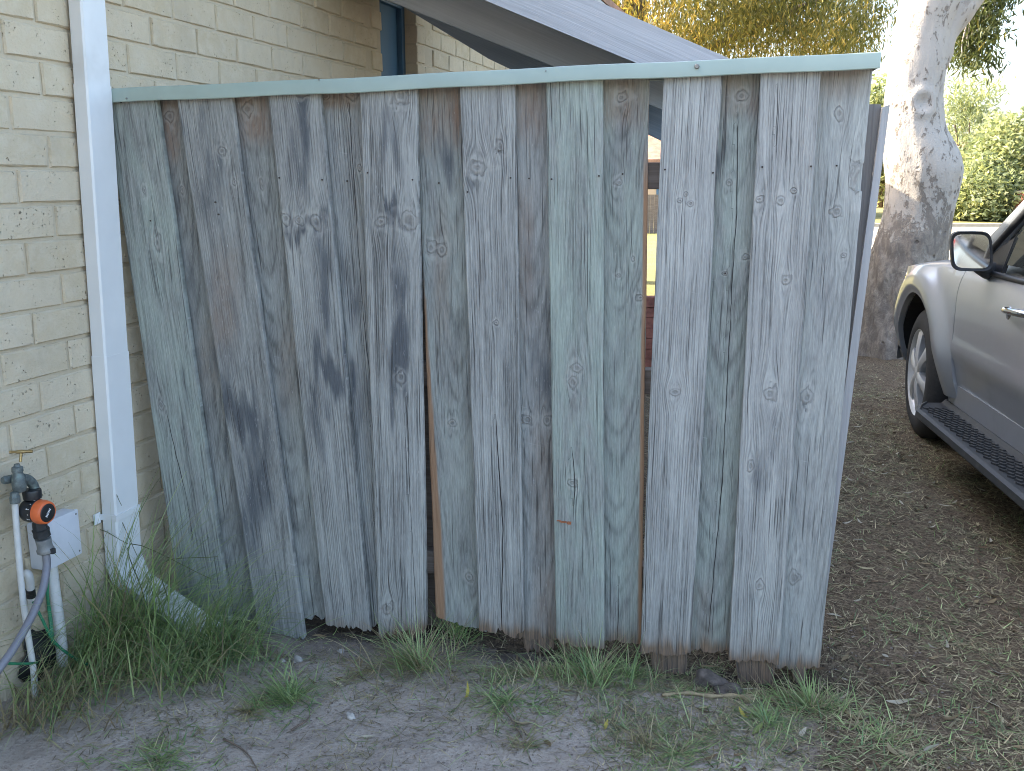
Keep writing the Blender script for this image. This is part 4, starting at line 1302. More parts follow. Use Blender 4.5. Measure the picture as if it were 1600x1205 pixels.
def car_section(x):
    """outer half section, bottom to centre line"""
    w = float(lerp_tab(x, HW)); zs = float(lerp_tab(x, SH)); zt = float(lerp_tab(x, TP)); zl = float(zlow(np.array(x)))
    pts = []
    ts = np.linspace(0, 1, 18)
    for t in ts:
        z = zl + (zs - zl) * t
        yb = w - 0.055 * max(0, (0.62 - z) / 0.22) ** 1.5 - 0.06 * max(0, (z - 0.86) / 0.2) ** 2.2
        # door crease
        yb += 0.016 * math.exp(-((z - 0.60) / 0.035) ** 2) * (1 if -2.4 < x < -.62 else 0)
        if -2.4 < x < -.62 and z < .6: yb -= 0.012
        for xa in (0.0, -WB):
            d = math.hypot(x - xa, z - RW)
            yb += 0.052 * float(1 - sstep(0.545, 0.66, d)) - 0.016 * float(1 - sstep(ARC, ARC + .05, d)) * (d > ARC - .02)
        pts.append((yb, z))
    yl = pts[-1][0]
    for t in np.linspace(0, 1, 9)[1:]:
        y = yl * (1 - t); z = zs + (zt - zs) * (1 - (1 - t) ** 2.4)
        y = yl * (1 - t ** 1.25)
        pts.append((y, z))
    return pts


xs_all = np.unique(np.round(np.concatenate([np.linspace(-3.85, .92, 90), np.linspace(-ARC - .1, ARC + .1, 56), np.linspace(-WB - ARC - .1, -WB + ARC + .1, 50), [-ARC + .003, ARC - .003, -ARC + .012, ARC - .012], [.9, .88]]), 4))


def body_piece(name, x0, x1, lo, hi, parent, mat, sides=(1, -1), solid=True):
    xs = xs_all[(xs_all > x0 + 1e-4) & (xs_all < x1 - 1e-4)]
    xs = np.concatenate([[x0], xs, [x1]])
    mb = MB()
    for sd in sides:
        S = np.array([[cw(x, sd * y, z) for y, z in car_section(x)[lo:hi]] for x in xs])
        k = S.shape[1]
        # inner return so the panel has thickness at its edges
        mb.add(S.reshape(-1, 3), [grid_faces(len(xs), k, sd < 0)])
        if solid:
            inn = S - CLf * (0.03 * sd)
            e = np.concatenate([S[:, 0], inn[:, 0]]); n = len(xs); i = np.arange(n - 1)
            mb.add(e, [np.stack([i, i + 1, i + 1 + n, i + n], -1)])
            for col in (0, -1):
                e = np.concatenate([S[col], inn[col]]); i = np.arange(k - 1)
                mb.add(e, [np.stack([i, i + 1, i + 1 + k, i + k], -1)])
    return mb.build(name, M[mat], parent, smooth=True, sharp=50)


g_ = 0.003
for sd in (1, -1): body_piece('front_wing', -0.62 + g_, 0.92, 0, 19, car, 'car', (sd,))
body_piece('bonnet', -0.70, 0.915, 18, 26, car, 'car')
body_piece('rear_quarter', -3.85, -2.42 - g_, 0, 26, car, 'car')
doorf = {}
for sd in (1, -1):
    doorf[sd] = body_piece('front_door', -1.66 + g_, -0.62 - g_, 1, 20, car, 'car', (sd,))
    body_piece('rear_door', -2.42 + g_, -1.66 - g_, 1, 20, car, 'car', (sd,))
for sd in (1, -1):
    mb = MB()
    P = [cw(x, sd * y, z) for x, y, z in ((-2.36, .84, .27), (-.48, .84, .27), (-.48, .85, .43), (-2.36, .85, .43))]
    Q = [p - CLf * (.12 * sd) for p in P]
    mb.prism(P, Q)
    mb.build('sill', M['car'], car)
# under-body and wheel wells
mb = MB(); mb.box(cw(-1.43, 0, .46), CF * 2.2, CLf * .66, up * .16, .03); mb.build('underbody', M['black'], car)
for sd in (1, -1):
    for xa in (0, -WB):
        mb = MB(); an = np.linspace(.12, math.pi + .1, 22)
        ring_ = [(xa + (ARC + .02) * math.cos(a), RW + (ARC + .02) * math.sin(a)) for a in an]
        V = np.array([[cw(x, sd * y, z) for y in (.86, .5)] for x, z in ring_])
        mb.add(V.reshape(-1, 3), [grid_faces(len(ring_), 2)])
        mb.add(np.array([cw(x, sd * .5, z) for x, z in ring_]), [list(range(len(ring_)))])
        mb.build('wheel_well', M['black'], car)
# bumpers, lights
mb = MB(); xs = np.linspace(-1, 1, 15)
P = np.array([[cw(.93 - .42 * abs(t) ** 3.2, t * .86, z) for z in (.36, .45, .62, .70)] for t in xs])
mb.add(P.reshape(-1, 3), [grid_faces(15, 4)]); mb.build('front_bumper', M['car'], car, smooth=True)
mb = MB(); P = np.array([[cw(-3.9 + .2 * abs(t) ** 3, t * .86, z) for z in (.38, .5, .7, .8)] for t in xs])
mb.add(P.reshape(-1, 3), [grid_faces(15, 4)]); mb.build('rear_bumper', M['car'], car, smooth=True)
for sd in (1, -1):
    mb = MB(); mb.box(cw(.76, sd * .66, .80), CF * .09, CLf * .11, up * .075, .03); mb.build('headlight', M['chrome'], car, smooth=True)
    mb = MB(); mb.box(cw(-3.72, sd * .76, .95), CF * .05, CLf * .07, up * .17, .02); mb.build('tail_light', mat_simple('red_lens', (.35, .02, .02), .2, .1, 20) if sd == 1 else bpy.data.materials['red_lens'], car, smooth=True)
# greenhouse: glass and pillars
def gh_pt(x, sd, z):
    f = (z - 1.05) / .65
    return cw(x, sd * (.845 - .17 * f - .02 * f * f), z)


ZR = 1.68
WS = [(-.60, 1.085), (-1.38, ZR - .02)]                            # windscreen edge
side_lo = [(-.74, 1.075), (-1.66, 1.085), (-2.42, 1.09), (-3.35, 1.12)]
for sd in (1, -1):
    def pane(name, loop, par=car, mat='car_glass', th=.006):
        mb = MB(); P = [gh_pt(x, sd, z) for x, z in loop]
        mb.prism([p - CLf * (sd * th) for p in P], P); return mb.build(name, M[mat], par)
    pane('side_window', [(-.90, 1.075), (-1.64, 1.085), (-1.64, 1.60), (-1.50, 1.605), (-1.42, 1.58)])
    pane('side_window', [(-1.74, 1.085), (-2.40, 1.09), (-2.40, 1.58), (-1.74, 1.60)])
    pane('side_window', [(-2.50, 1.095), (-3.35, 1.12), (-3.45, 1.50), (-2.50, 1.57)])
    for nm, a, b, w0, w1, mt in (('front_pillar', (-.63, 1.05), (-1.42, 1.66), .075, .065, 'car'), ('middle_pillar', (-1.69, 1.06), (-1.69, 1.64), .05, .05, 'black'), ('rear_pillar', (-2.45, 1.06), (-2.45, 1.62), .05, .05, 'black'), ('tail_pillar', (-3.45, 1.06), (-3.52, 1.62), .12, .09, 'car')):
        mb = MB(); n = 8; S = []
        for t in np.linspace(0, 1, n):
            x = a[0] + (b[0] - a[0]) * t; z = a[1] + (b[1] - a[1]) * t; w = w0 + (w1 - w0) * t
            q = gh_pt(x, sd, z)
            S.append([q + CF * w + CLf * sd * (-.03), q + CF * w * .5 + CLf * sd * .010, q - CF * w * .5 + CLf * sd * .010, q - CF * w + CLf * sd * (-.012), q - CF * w - CLf * sd * .05, q + CF * w - CLf * sd * .08])
        S = np.array(S); S2 = np.concatenate([S, S[:, :1]], 1)
        mb.add(S2.reshape(-1, 3), [grid_faces(n, 7)]); mb.build(nm, M[mt], car, smooth=True, sharp=50)
    # black window frame line along the belt and up the pillar
    mb = MB()
    bp = [gh_pt(x, sd, z) + CLf * sd * .012 for x, z in ((-.70, 1.035), (-1.1, 1.03), (-1.66, 1.035), (-2.4, 1.05), (-3.4, 1.10))]
    mb.tube(spline(bp, 24), .014, 8)
    bp = [gh_pt(x, sd, z) + CLf * sd * .014 for x, z in ((-.80, 1.075), (-1.1, 1.32), (-1.40, 1.575), (-1.52, 1.615), (-1.9, 1.62), (-2.6, 1.60), (-3.4, 1.53))]
    mb.tube(spline(bp, 30), .016, 8)
    mb.build('window_trim', M['black'], car, smooth=True)
    mb = MB(); P = [gh_pt(x, sd, z) + CLf * sd * .006 for x, z in ((-.70, 1.04), (-1.06, 1.04), (-1.06, 1.20))]
    mb.prism([p - CLf * sd * .02 for p in P], P); mb.build('mirror_sail', M['black'], car)
# windscreen and roof
ny = 13
def arch(x, z, w, bow): return [cw(x + bow * (1 - t * t), t * w, z) for t in np.linspace(-1, 1, ny)]
mb = MB(); S = np.array([arch(-.66 - .74 * t, 1.095 + .56 * t, .80 - .16 * t, .16) for t in np.linspace(0, 1, 6)])
mb.add(S.reshape(-1, 3), [grid_faces(6, ny)]); mb.build('windscreen', M['car_glass'], car, smooth=True)
mb = MB(); S = np.array([[cw(x + .14 * (1 - t * t) * (i == 0), t * (.665 - .03 * (i / 8)), z + .035 * (1 - t * t)) for t in np.linspace(-1, 1, ny)] for i, (x, z) in enumerate(((-1.42, 1.652), (-1.6, 1.675), (-2.0, 1.69), (-2.5, 1.69), (-3.0, 1.675), (-3.4, 1.65), (-3.58, 1.62), (-3.64, 1.56)))])
mb.add(S.reshape(-1, 3), [grid_faces(8, ny)]); mb.build('roof', M['car'], car, smooth=True)
mb = MB(); S = np.array([arch(-3.62 - .14 * t, 1.58 - .52 * t, .64 + .12 * t, -.08) for t in np.linspace(0, 1, 4)])
mb.add(S.reshape(-1, 3), [grid_faces(4, ny)]); mb.build('rear_window', M['car_glass'], car, smooth=True)
# door handle, badge light
for sd in (1, -1):
    mb = MB(); hs = spline([cw(-1.36, sd * .90, .905), cw(-1.38, sd * .935, .915), cw(-1.47, sd * .945, .92), cw(-1.55, sd * .935, .922), cw(-1.57, sd * .90, .92)], 16)
    mb.tube(hs, .016, 10); mb.lathe(cw(-1.33, sd * .893, .895), CLf * sd, [(0, .03), (.01, .028), (.012, .004)], 16)
    mb.build('handle', M['chrome'], doorf[sd], smooth=True)
# side step
for sd in (1, -1):
    st_ = MB(); n = 22
    sx = np.linspace(-2.40, -.46, n)
    S = []
    for x in sx:
        tip = 1 - float(sstep(-.62, -.46, x)); tail = float(sstep(-2.42, -2.30, x))
        wi = .125 + .085 * min(tip, 1) * min(tail, 1)
        y0 = .84
        S.append([cw(x, sd * y0, .2650), cw(x, sd * (y0 + wi - .02), .2550), cw(x, sd * (y0 + wi), .2750), cw(x, sd * (y0 + wi - .004), .3020), cw(x, sd * (y0 + wi - .022), .3100), cw(x, sd * (y0 + wi - .03), .3020), cw(x, sd * (y0 + .03), .3040), cw(x, sd * (y0 + .012), .3220), cw(x, sd * y0, .3220)])
    S = np.array(S); k = S.shape[1]
    st_.add(S.reshape(-1, 3), [grid_faces(n, k, sd < 0)])
    st_.add(S[0], [list(range(k))]); st_.add(S[-1], [list(range(k))[::-1]])
    step_o = st_.build('side_step', M['black_dust'], car, smooth=True, sharp=35)
    tr = MB()
    for i, x in enumerate(np.arange(-2.28, -.60, .045)):
        for j in range(4):
            yy = .885 + j * .031 + (.012 if i % 2 else 0)
            tr.box(cw(x, sd * yy, .3065), CF * .014 + CLf * .006, CLf * .006, up * .0035)
    tro = tr.build('tread_ribs', M['black_dust'], step_o); tag(tro, kind='stuff')
# door mirrors
for sd in (1, -1):
    mc = cw(-1.0, sd * .985, 1.135)
    mb = MB(); n, k = 9, 24; S = []
    for i, t in enumerate(np.linspace(0, 1, n)):
        sc = [1.0, 1.03, 1.02, .98, .92, .84, .72, .52, .12][i]
        ring_ = []
        for a in np.arange(k) * 2 * math.pi / k:
            ca, sa = math.cos(a), math.sin(a)
            ex = .42
            yy = .088 * sc * math.copysign(abs(ca) ** ex, ca); zz = .088 * sc * math.copysign(abs(sa) ** ex, sa)
            yy += 0.012 * (zz / .088)
            ring_.append(mc + CF * (-.055 + .125 * t ** .9) + CLf * sd * (yy - .02 * t) + up * zz)
        S.append(ring_)
    S = np.array(S); S2 = np.concatenate([S, S[:, :1]], 1)
    mb.add(S2.reshape(-1, 3), [grid_faces(n, k + 1, sd > 0)]); mir = mb.build('door_mirror', M['black_dust'], car, smooth=True, sharp=50)
    mb = MB(); R0 = mc - CF * .049 + (S[0] - (mc - CF * .055)) * .86
    tilt = [p + CF * (np.dot(p - mc, CLf * sd) * .10) for p in R0]
    mb.add(np.array(tilt), [list(range(k)) if sd > 0 else list(range(k))[::-1]]); mb.build('mirror_glass', M['mirror'], mir)
    mb = MB(); mb.add(np.concatenate([S[0], mc - CF * .048 + (S[0] - (mc - CF * .055)) * .86]), [np.stack([np.arange(k), (np.arange(k) + 1) % k, (np.arange(k) + 1) % k + k, np.arange(k) + k], -1)]); mb.build('bezel', M['black_dust'], mir)
    mb = MB(); mb.tube(spline([cw(-.94, sd * .83, 1.035), cw(-.95, sd * .88, 1.045), cw(-.97, sd * .95, 1.09)], 10), np.linspace(.045, .035, 10), 12); mb.build('stalk', M['black_dust'], mir, smooth=True)
# wheels
for sd in (1, -1):
    for xa in (0, -WB):
        c = cw(xa, sd * .885, RW)
        axw = CLf * sd
        if xa == 0:
            a = math.radians(-4)
            rotm = np.array([[math.cos(a), -math.sin(a), 0], [math.sin(a), math.cos(a), 0], [0, 0, 1]])
            axw = rotm @ axw
        fw_ = np.cross(axw, up)
        wh = MB(); wh.lathe(c - axw * .235, axw, [(0, .235), (.005, .30), (.02, .345), (.045, .368), (.075, .374), (.078, .366), (.088, .366), (.091, .375), (.118, .376), (.121, .367), (.131, .367), (.134, .376), (.16, .374), (.19, .366), (.212, .345), (.228, .31), (.233, .262), (.226, .245), (.20, .238)], 56)
        tyre = wh.build('tyre', M['tyre'], car, smooth=True, sharp=50)
        rm_ = MB(); rm_.lathe(c - axw * .06, axw, [(-.14, .225), (0, .215), (.03, .222), (.045, .238), (.052, .246), (.050, .252), (.040, .252)], 48)
        rim = rm_.build('rim', M['alloy'], car, smooth=True, sharp=40)
        bk = MB(); bk.lathe(c - axw * .13, axw, [(0, .001), (0, .15), (.02, .15), (.021, .12)], 30); bk.lathe(c - axw * .19, axw, [(0, .001), (0, .226)], 30); bk.build('brake_disc', M['black_dust'], rim)
        for q in range(6):
            an = 2 * math.pi * q / 6 + .3
            rad = fw_ * math.cos(an) + up * math.sin(an); tan = np.cross(axw, rad)
            sp_ = MB(); S = []
            for r, hw, o, th in ((.03, .030, -.012, .03), (.08, .026, -.006, .03), (.15, .030, -.012, .028), (.205, .043, -.020, .026), (.236, .055, -.028, .024)):
                b = c + rad * r + axw * o
                S.append([b - tan * hw, b - tan * hw * .45 + axw * .010, b + tan * hw * .45 + axw * .010, b + tan * hw, b + tan * hw * .8 - axw * th, b - tan * hw * .8 - axw * th])
            S = np.array(S); S2 = np.concatenate([S, S[:, :1]], 1)
            sp_.add(S2.reshape(-1, 3), [grid_faces(5, 7)]); sp_.build('spoke', M['alloy'], rim, smooth=True, sharp=45)
        hb_ = MB(); hb_.lathe(c - axw * .02, axw, [(0, .05), (.012, .046), (.018, .036), (.020, .001)], 24); hb_.build('hub_cap', M['alloy'], rim, smooth=True, sharp=40)

# ------------------------------------------------------------------ the pale gum tree
nr = np.random.default_rng(11)
TB = gnd(1402, 552, -0.10)
TY = TB[1]
prof_px = [(-420, 1395, 1480), (-300, 1404, 1490), (-160, 1412, 1500), (-60, 1412, 1508), (0, 1407, 1500), (50, 1400, 1484), (100, 1391, 1478), (150, 1385, 1470), (200, 1381, 1474), (235, 1382, 1492), (262, 1384, 1501), (295, 1386, 1494), (330, 1382, 1486),
           (380, 1369, 1480), (430, 1359, 1474), (480, 1352, 1470), (520, 1346, 1468), (548, 1342, 1466), (575, 1338, 1468), (600, 1334, 1470)]
tz = []; tcx = []; trr = []
for y, l, r in prof_px:
    pl_, pr_ = at_depth(l, y, TY), at_depth(r, y, TY)
    tz.append(pl_[2]); tcx.append((pl_[0] + pr_[0]) / 2); trr.append((pr_[0] - pl_[0]) / 2)
o = np.argsort(tz); tz, tcx, trr = np.array(tz)[o], np.array(tcx)[o], np.array(trr)[o]
nzr, nth = 230, 96
Zs = np.linspace(tz[0], tz[-1], nzr)
th = np.arange(nth) * 2 * math.pi / nth
CX = np.interp(Zs, tz, tcx)[:, None]; RR = np.interp(Zs, tz, trr)[:, None]
ker = np.hanning(9); ker /= ker.sum()
CX = np.convolve(np.pad(CX[:, 0], 4, 'edge'), ker, 'valid')[:, None]; RR = np.convolve(np.pad(RR[:, 0], 4, 'edge'), ker, 'valid')[:, None]
TH = th[None, :] + 0 * Zs[:, None]; ZZ = Zs[:, None] + 0 * TH
per = np.minimum(TH, 2 * math.pi - TH)
cxn, sxn = np.cos(TH) * 1.3, np.sin(TH) * 1.3
bump = 0.035 * (fbm(cxn * 1.3 + 5, ZZ * 1.4 + sxn, 501, 3) - 0.5) + 0.022 * (fbm(cxn * 5 + 3 * sxn, ZZ * 5 - 2 * sxn, 511, 3) - 0.5)
low = 1 - sstep(0.5, 1.4, ZZ)
bump = bump + low * 0.035 * (fbm(cxn * 9 + 4 * sxn, ZZ * 9 - 3 * sxn, 521, 3) - 0.5)
kz = at_depth(1437, 163, TY)[2]; ka = -math.pi / 2 - 0.05
da = (TH - (ka % (2 * math.pi)) + math.pi) % (2 * math.pi) - math.pi
kd = np.sqrt((da * 0.24 / 0.085) ** 2 + ((ZZ - kz) / 0.085) ** 2)
bump = bump + 0.030 * np.exp(-(kd - 1) ** 2 * 5) - 0.03 * np.exp(-kd ** 2 * 3)
flare = 1 + 0.10 * (1 - sstep(-0.15, 0.3, ZZ)) * np.abs(np.sin(TH * 2.5 + .4))
R3 = RR * flare * (1 + bump / 0.25 * 0.9)
V = np.stack([CX + R3 * np.cos(TH), TY + R3 * np.sin(TH) * 0.95, ZZ], -1)
gum = thing('gum_tree', 'tall gum tree with smooth pale blotched trunk beside the car', 'tree', (TB[0], TY, -0.1))
i = np.arange(nzr - 1)[:, None] * nth; j = np.arange(nth)[None, :]; kk = (j + 1) % nth
obj('trunk', V.reshape(-1, 3), [np.stack([i + j, i + kk, i + nth + kk, i + nth + j], -1).reshape(-1, 4)], M['bark'], gum, smooth=True)
topc = V[-1].mean(0)


def limb(pts, r0, r1, parent, mat='bark', n=34, seg=22, name='limb', rough=.05, seed=0):
    P = spline(pts, n); mb = MB(); r = np.linspace(r0, r1, n)
    mb.tube(P, r * (1 + .10 * np.sin(np.arange(n) * .9 + seed)), seg)
    Vv = mb.V[0]; d = fbm(Vv[:, 0] * 7 + Vv[:, 2] * 5, Vv[:, 1] * 7 + Vv[:, 2] * 3, 600 + seed, 3) - .5
    mb.V[0] = Vv + (Vv - np.repeat(P, seg, 0)) * (d[:, None] * rough * 6)
    return mb.build(name, M[mat], parent, smooth=True)


fk = at_depth(1448, 95, TY); f1 = at_depth(1492, 22, TY); f2 = at_depth(1545, -40, TY); f3 = at_depth(1640, -190, TY + .3)
limb([fk, f1, f2, f3, f3 + np.array([.7, .6, 1.2]), f3 + np.array([1.0, 1.0, 2.6])], .15, .05, gum, seed=1)
limb([topc - up * .3, topc + np.array([-.05, .3, .8]), topc + np.array([.2, 1.0, 1.8]), topc + np.array([.4, 1.4, 3.2])], .19, .04, gum, seed=2)
limb([topc - up * .3, topc + np.array([.4, .1, .7]), topc + np.array([1.2, .2, 1.5]), topc + np.array([1.9, -.1, 2.6])], .15, .04, gum, seed=3)
limb([topc - up * .3, topc + np.array([.2, -.5, .8]), topc + np.array([.6, -1.2, 1.7]), topc + np.array([1.0, -1.7, 2.3])], .12, .03, gum, seed=4)


def leaves(C, L, W, rng_, droop=0.6, lv=None, dirs=None):
    """lens-shaped leaves: centres C (n,3)"""
    n = len(C)
    d = rng_.normal(size=(n, 3)) * np.array([1, 1, .6])
    d[:, 2] -= droop * 2.0
    d /= np.linalg.norm(d, axis=1, keepdims=True)
    s = np.cross(d, rng_.normal(size=(n, 3))); s /= np.linalg.norm(s, axis=1, keepdims=True)
    l = L * rng_.uniform(.6, 1.3, (n, 1)); w = W * rng_.uniform(.7, 1.3, (n, 1))
    nn = np.cross(d, s)
    b = C - d * l * .5; m = C + nn * l * .08; t = C + d * l * .5
    V = np.stack([b, m + s * w * .5, t, m - s * w * .5], 1).reshape(-1, 3)
    F = (np.arange(n)[:, None] * 4 + np.arange(4)[None, :])
    if lv is None: lv = rng_.random(n)
    return V, F, np.repeat(lv, 4)


def clumpy(rng_, n_cl, per, centre, rad, cl_r, flat=.7, shell=.35, keep=None):
    d = rng_.normal(size=(n_cl * 3, 3)); d /= np.linalg.norm(d, axis=1, keepdims=True)
    rr = rng_.uniform(shell, 1, (n_cl * 3, 1)) ** .5
    C = np.array(centre) + d * rr * np.array(rad)
    if keep is not None: C = C[keep(C)]
    C = C[:n_cl]
    tone = rng_.uniform(0, 1, len(C))
    pts = (C[:, None, :] + rng_.normal(size=(len(C), per, 3)) * np.array([cl_r, cl_r, cl_r * flat])).reshape(-1, 3)
    lv = np.clip(np.repeat(tone, per) * .55 + rng_.normal(.22, .18, len(C) * per), 0, 1)
    return pts, lv


pts, lv = clumpy(nr, 330, 60, (topc[0] + 1.4, TY + .9, topc[2] + 2.3), (2.5, 2.3, 2.0), .26, 1.0, .2, keep=lambda C: (C[:, 0] > TB[0] + .2 + .25 * (C[:, 2] - 2.5)) & (C[:, 2] > 3.4))
# sprays hanging into view right of the trunk
hang = []
for (x, y, dy) in [(1512, -5, 0), (1528, 12, .2), (1540, 30, .3), (1528, 48, .1), (1515, 62, .4), (1555, 10, .3), (1548, -15, .1), (1505, 40, .5), (1520, 84, .3), (1538, 68, .2), (1500, 78, .6), (1553, 40, .5), (1535, -25, .2), (1566, -20, .3), (1508, 20, .2), (1545, 97, .5), (1496, 55, .3), (1525, 30, .2), (1512, 98, .3), (1560, -5, .2), (1520, 5, .4), (1535, 50, .3), (1508, 70, .3)]:
    c = at_depth(x, y, TY + .5 + dy)
    hang.append(c + nr.normal(size=(110, 3)) * np.array([.055, .16, .07]))
hp_ = np.concatenate(hang)
Vl, Fl, lvv = leaves(np.concatenate([pts, hp_]), .095, .018, nr, .7, np.concatenate([lv * .8, np.clip(nr.normal(.35, .2, len(hp_)), 0, 1)]))
cr = obj('crown', Vl, [Fl], M['gum_leaf'], gum, attrs={'lv': lvv})
for k in range(7):
    q = at_depth(1505 + 8 * k, 60 - 10 * k, TY + .7)
    limb([f2 + np.array([.1 * k, .2, .3]), (f2 + q) / 2 + np.array([.1, .2, .25]), q, q - up * .12], .014, .004, gum, n=14, seg=7, name='branchlet', seed=20 + k)

# ------------------------------------------------------------------ leafy tree behind the lean-to roof
t2 = np.array([1.4, 14.0, -0.1])
tree2 = thing('leafy_tree', 'broad tree with drooping yellow-green leaves above the lean-to roof', 'tree', t2)
limb([t2, t2 + up * 1.5 + np.array([.1, 0, 0]), t2 + up * 3.2 + np.array([.3, -.2, 0]), t2 + up * 5.2 + np.array([.2, -.3, 0])], .24, .10, tree2, 'twig', name='trunk', seed=31)
for k, e in enumerate([(2.6, -1.2, 3.7), (3.4, -.4, 4.6), (-1.5, -.8, 4.4), (.6, -2.0, 4.2), (1.6, .8, 5.8), (-.8, 1.0, 5.5)]):
    e = np.array(e)
    limb([t2 + up * (2.2 + .3 * k), t2 + up * (2.6 + .3 * k) + e * np.array([.35, .35, .1]), t2 + e * np.array([.8, .8, .95]), t2 + e], .10, .02, tree2, 'twig', n=20, seg=10, name='limb', seed=40 + k)
pc = []; lc = []
n2 = 900
cx = nr.uniform(-2.4, 4.0, n2) + t2[0]; cy = nr.uniform(-2.3, 1.8, n2) + t2[1]; cz = nr.uniform(2.75, 6.3, n2)
okm = (((cx - t2[0] - .8) / 3.4) ** 2 + ((cy - t2[1]) / 2.4) ** 2 + ((cz - 4.3) / 2.2) ** 2 < 1) & (fbm(cx * 1.1, cz * 1.3 + cy * .6, 77, 2) > .36)
C2 = np.stack([cx, cy, cz], -1)[okm]
# a denser belt at the height the fence leaves open, with droops that reach the cap
bx = nr.uniform(-.5, 3.95, 420) + .9; bz = nr.uniform(2.95, 3.95, 420); by = nr.uniform(12.0, 14.4, 420)
okb = fbm(bx * 1.6, bz * 2.2, 88, 2) > .33
C2 = np.concatenate([C2, np.stack([bx, by, bz], -1)[okb]])
tone = np.clip(fbm(C2[:, 0] * .8 + 3, C2[:, 2] * 1.0, 99, 2) * 1.5 - .25 + nr.normal(0, .12, len(C2)), 0, 1)
sun_gold = np.exp(-((C2[:, 0] - 2.1) / .75) ** 2) * .45  # golden sunlit area of the crown, painted into the leaf colour
tone = np.clip(tone * .7 + sun_gold, 0, 1)
perc = 52
pts = (C2[:, None, :] + nr.normal(size=(len(C2), perc, 3)) * np.array([.15, .15, .17])).reshape(-1, 3)
lv = np.clip(np.repeat(tone, perc) + nr.normal(0, .16, len(pts)), 0, 1)
Vl, Fl, lvv = leaves(pts, .105, .019, nr, .8, lv)
obj('crown', Vl, [Fl], M['gold_leaf'], tree2, attrs={'lv': lvv})

# ------------------------------------------------------------------ across the street
def bush(name, label, c, rad, n, per, L, W, seed, trunk=None, mat='bush_leaf', droop=.2, cat='shrub', clr=.3, shell=.5):
    r_ = np.random.default_rng(seed)
    b = thing(name, label, cat, (c[0], c[1], ZF))
    for q in range(3):
        a = r_.uniform(0, 6.28)
        limb([np.array([c[0] + .15 * math.cos(a), c[1] + .15 * math.sin(a), ZF - .05]), np.array([c[0] + .3 * math.cos(a), c[1] + .3 * math.sin(a), c[2] * .6]), np.array([c[0] + .6 * rad[0] * math.cos(a), c[1] + .6 * rad[1] * math.sin(a), c[2] + .3])], .09, .03, b, 'twig', n=14, seg=8, name='trunk' if q == 0 else 'stem', seed=seed + q)
    pts, lv = clumpy(r_, n, per, c, rad, clr, .8, shell)
    pts = pts[pts[:, 2] > ZF + .05]; lv = lv[:len(pts)]
    Vl, Fl, lvv = leaves(pts, L, W, r_, droop, lv)
    obj('crown', Vl, [Fl], M[mat], b, attrs={'lv': lvv})
    return b


def farp(x, Y): return at_depth(x, 300, Y)[0]


bush('garden_tree', 'rounded sunlit green tree across the street behind the car', (farp(1588, 36), 36, 1.85), (1.75, 1.4, 1.85), 150, 60, .24, .11, 71, cat='tree')
bush('garden_shrub', 'dark dense shrub across the street below the rounded tree', (farp(1548, 35), 35, .85), (1.7, 1.0, 1.0), 110, 60, .22, .10, 72)
bush('garden_shrub', 'low dark shrub across the street near the kerb, right beside the red pillar', (farp(1590, 34.6), 34.9, .7), (1.1, .7, .8), 70, 60, .2, .09, 73)
bush('feathery_tree', 'pale feathery tree with thin upright twigs against the white sky', (farp(1507, 40), 40, 3.4), (1.25, 1.1, 2.3), 120, 34, .30, .05, 74, droop=-.5, cat='tree', clr=.28, shell=.1)
bush('garden_shrub', 'small shrub across the street directly right of the gum trunk', (farp(1512, 35.4), 35.6, .65), (.9, .8, .85), 70, 60, .2, .09, 75)
bush('garden_tree', 'pale tree far off in the gap between fence and gum trunk', (farp(1374, 52), 52, 3.4), (1.6, 1.2, 3.2), 130, 50, .34, .14, 76, cat='tree')


def simple_house(name, label, x0, x1, y0, y1, zw, pitch, wallm, roofm, ridge_along='x'):
    h = thing(name, label, 'house', ((x0 + x1) / 2, y0, ZF))
    mb = MB(); mb.box(((x0 + x1) / 2, (y0 + y1) / 2, (zw + ZF - .3) / 2), ((x1 - x0) / 2, 0, 0), (0, (y1 - y0) / 2, 0), (0, 0, (zw - ZF + .3) / 2)); mb.build('wall', wallm, h)
    mb = MB(); e = .5
    if ridge_along == 'x':
        ym = (y0 + y1) / 2; hr = (y1 - y0) / 2 * pitch
        A_ = [(x0 - e, y0 - e, zw - e * pitch + .02), (x0 - e, ym, zw + hr + .02), (x0 - e, y1 + e, zw - e * pitch + .02)]
        B_ = [(x1 + e, y, z) for _, y, z in A_]
    else:
        xm = (x0 + x1) / 2; hr = (x1 - x0) / 2 * pitch
        A_ = [(x0 - e, y0 - e, zw - e * pitch + .02), (xm, y0 - e, zw + hr + .02), (x1 + e, y0 - e, zw - e * pitch + .02)]
        B_ = [(x, y1 + e, z) for x, _, z in A_]
    A_ = A_ + [(x, y, z - .12) for x, y, z in A_[::-1]]; B_ = B_ + [(x, y, z - .12) for x, y, z in B_[::-1]]
    mb.prism(A_, B_); mb.build('roof', roofm, h)
    return h


h2 = simple_house('neighbour_house', 'tan rendered house with terracotta roof seen between the fence and the gum tree', 4.3, 13.6, 38, 45, 2.3, .42, M['render'], M['tiles'])
for x in (6.2, 12.3):
    mb = MB(); mb.box((x, 37.98, 1.2), (.6, 0, 0), (0, .03, 0), (0, 0, .55)); w_o = mb.build('window', M['navy'], h2)
    mb = MB(); mb.box((x, 37.94, 1.2), (.52, 0, 0), (0, .005, 0), (0, 0, .47)); mb.build('pane', M['dark_glass'], w_o)
h3 = simple_house('neighbour_house', 'pale house with a brown gable showing behind the feathery tree', farp(1478, 46), farp(1535, 46), 46, 52, 2.6, .55, M['render'], M['tiles'], 'y')
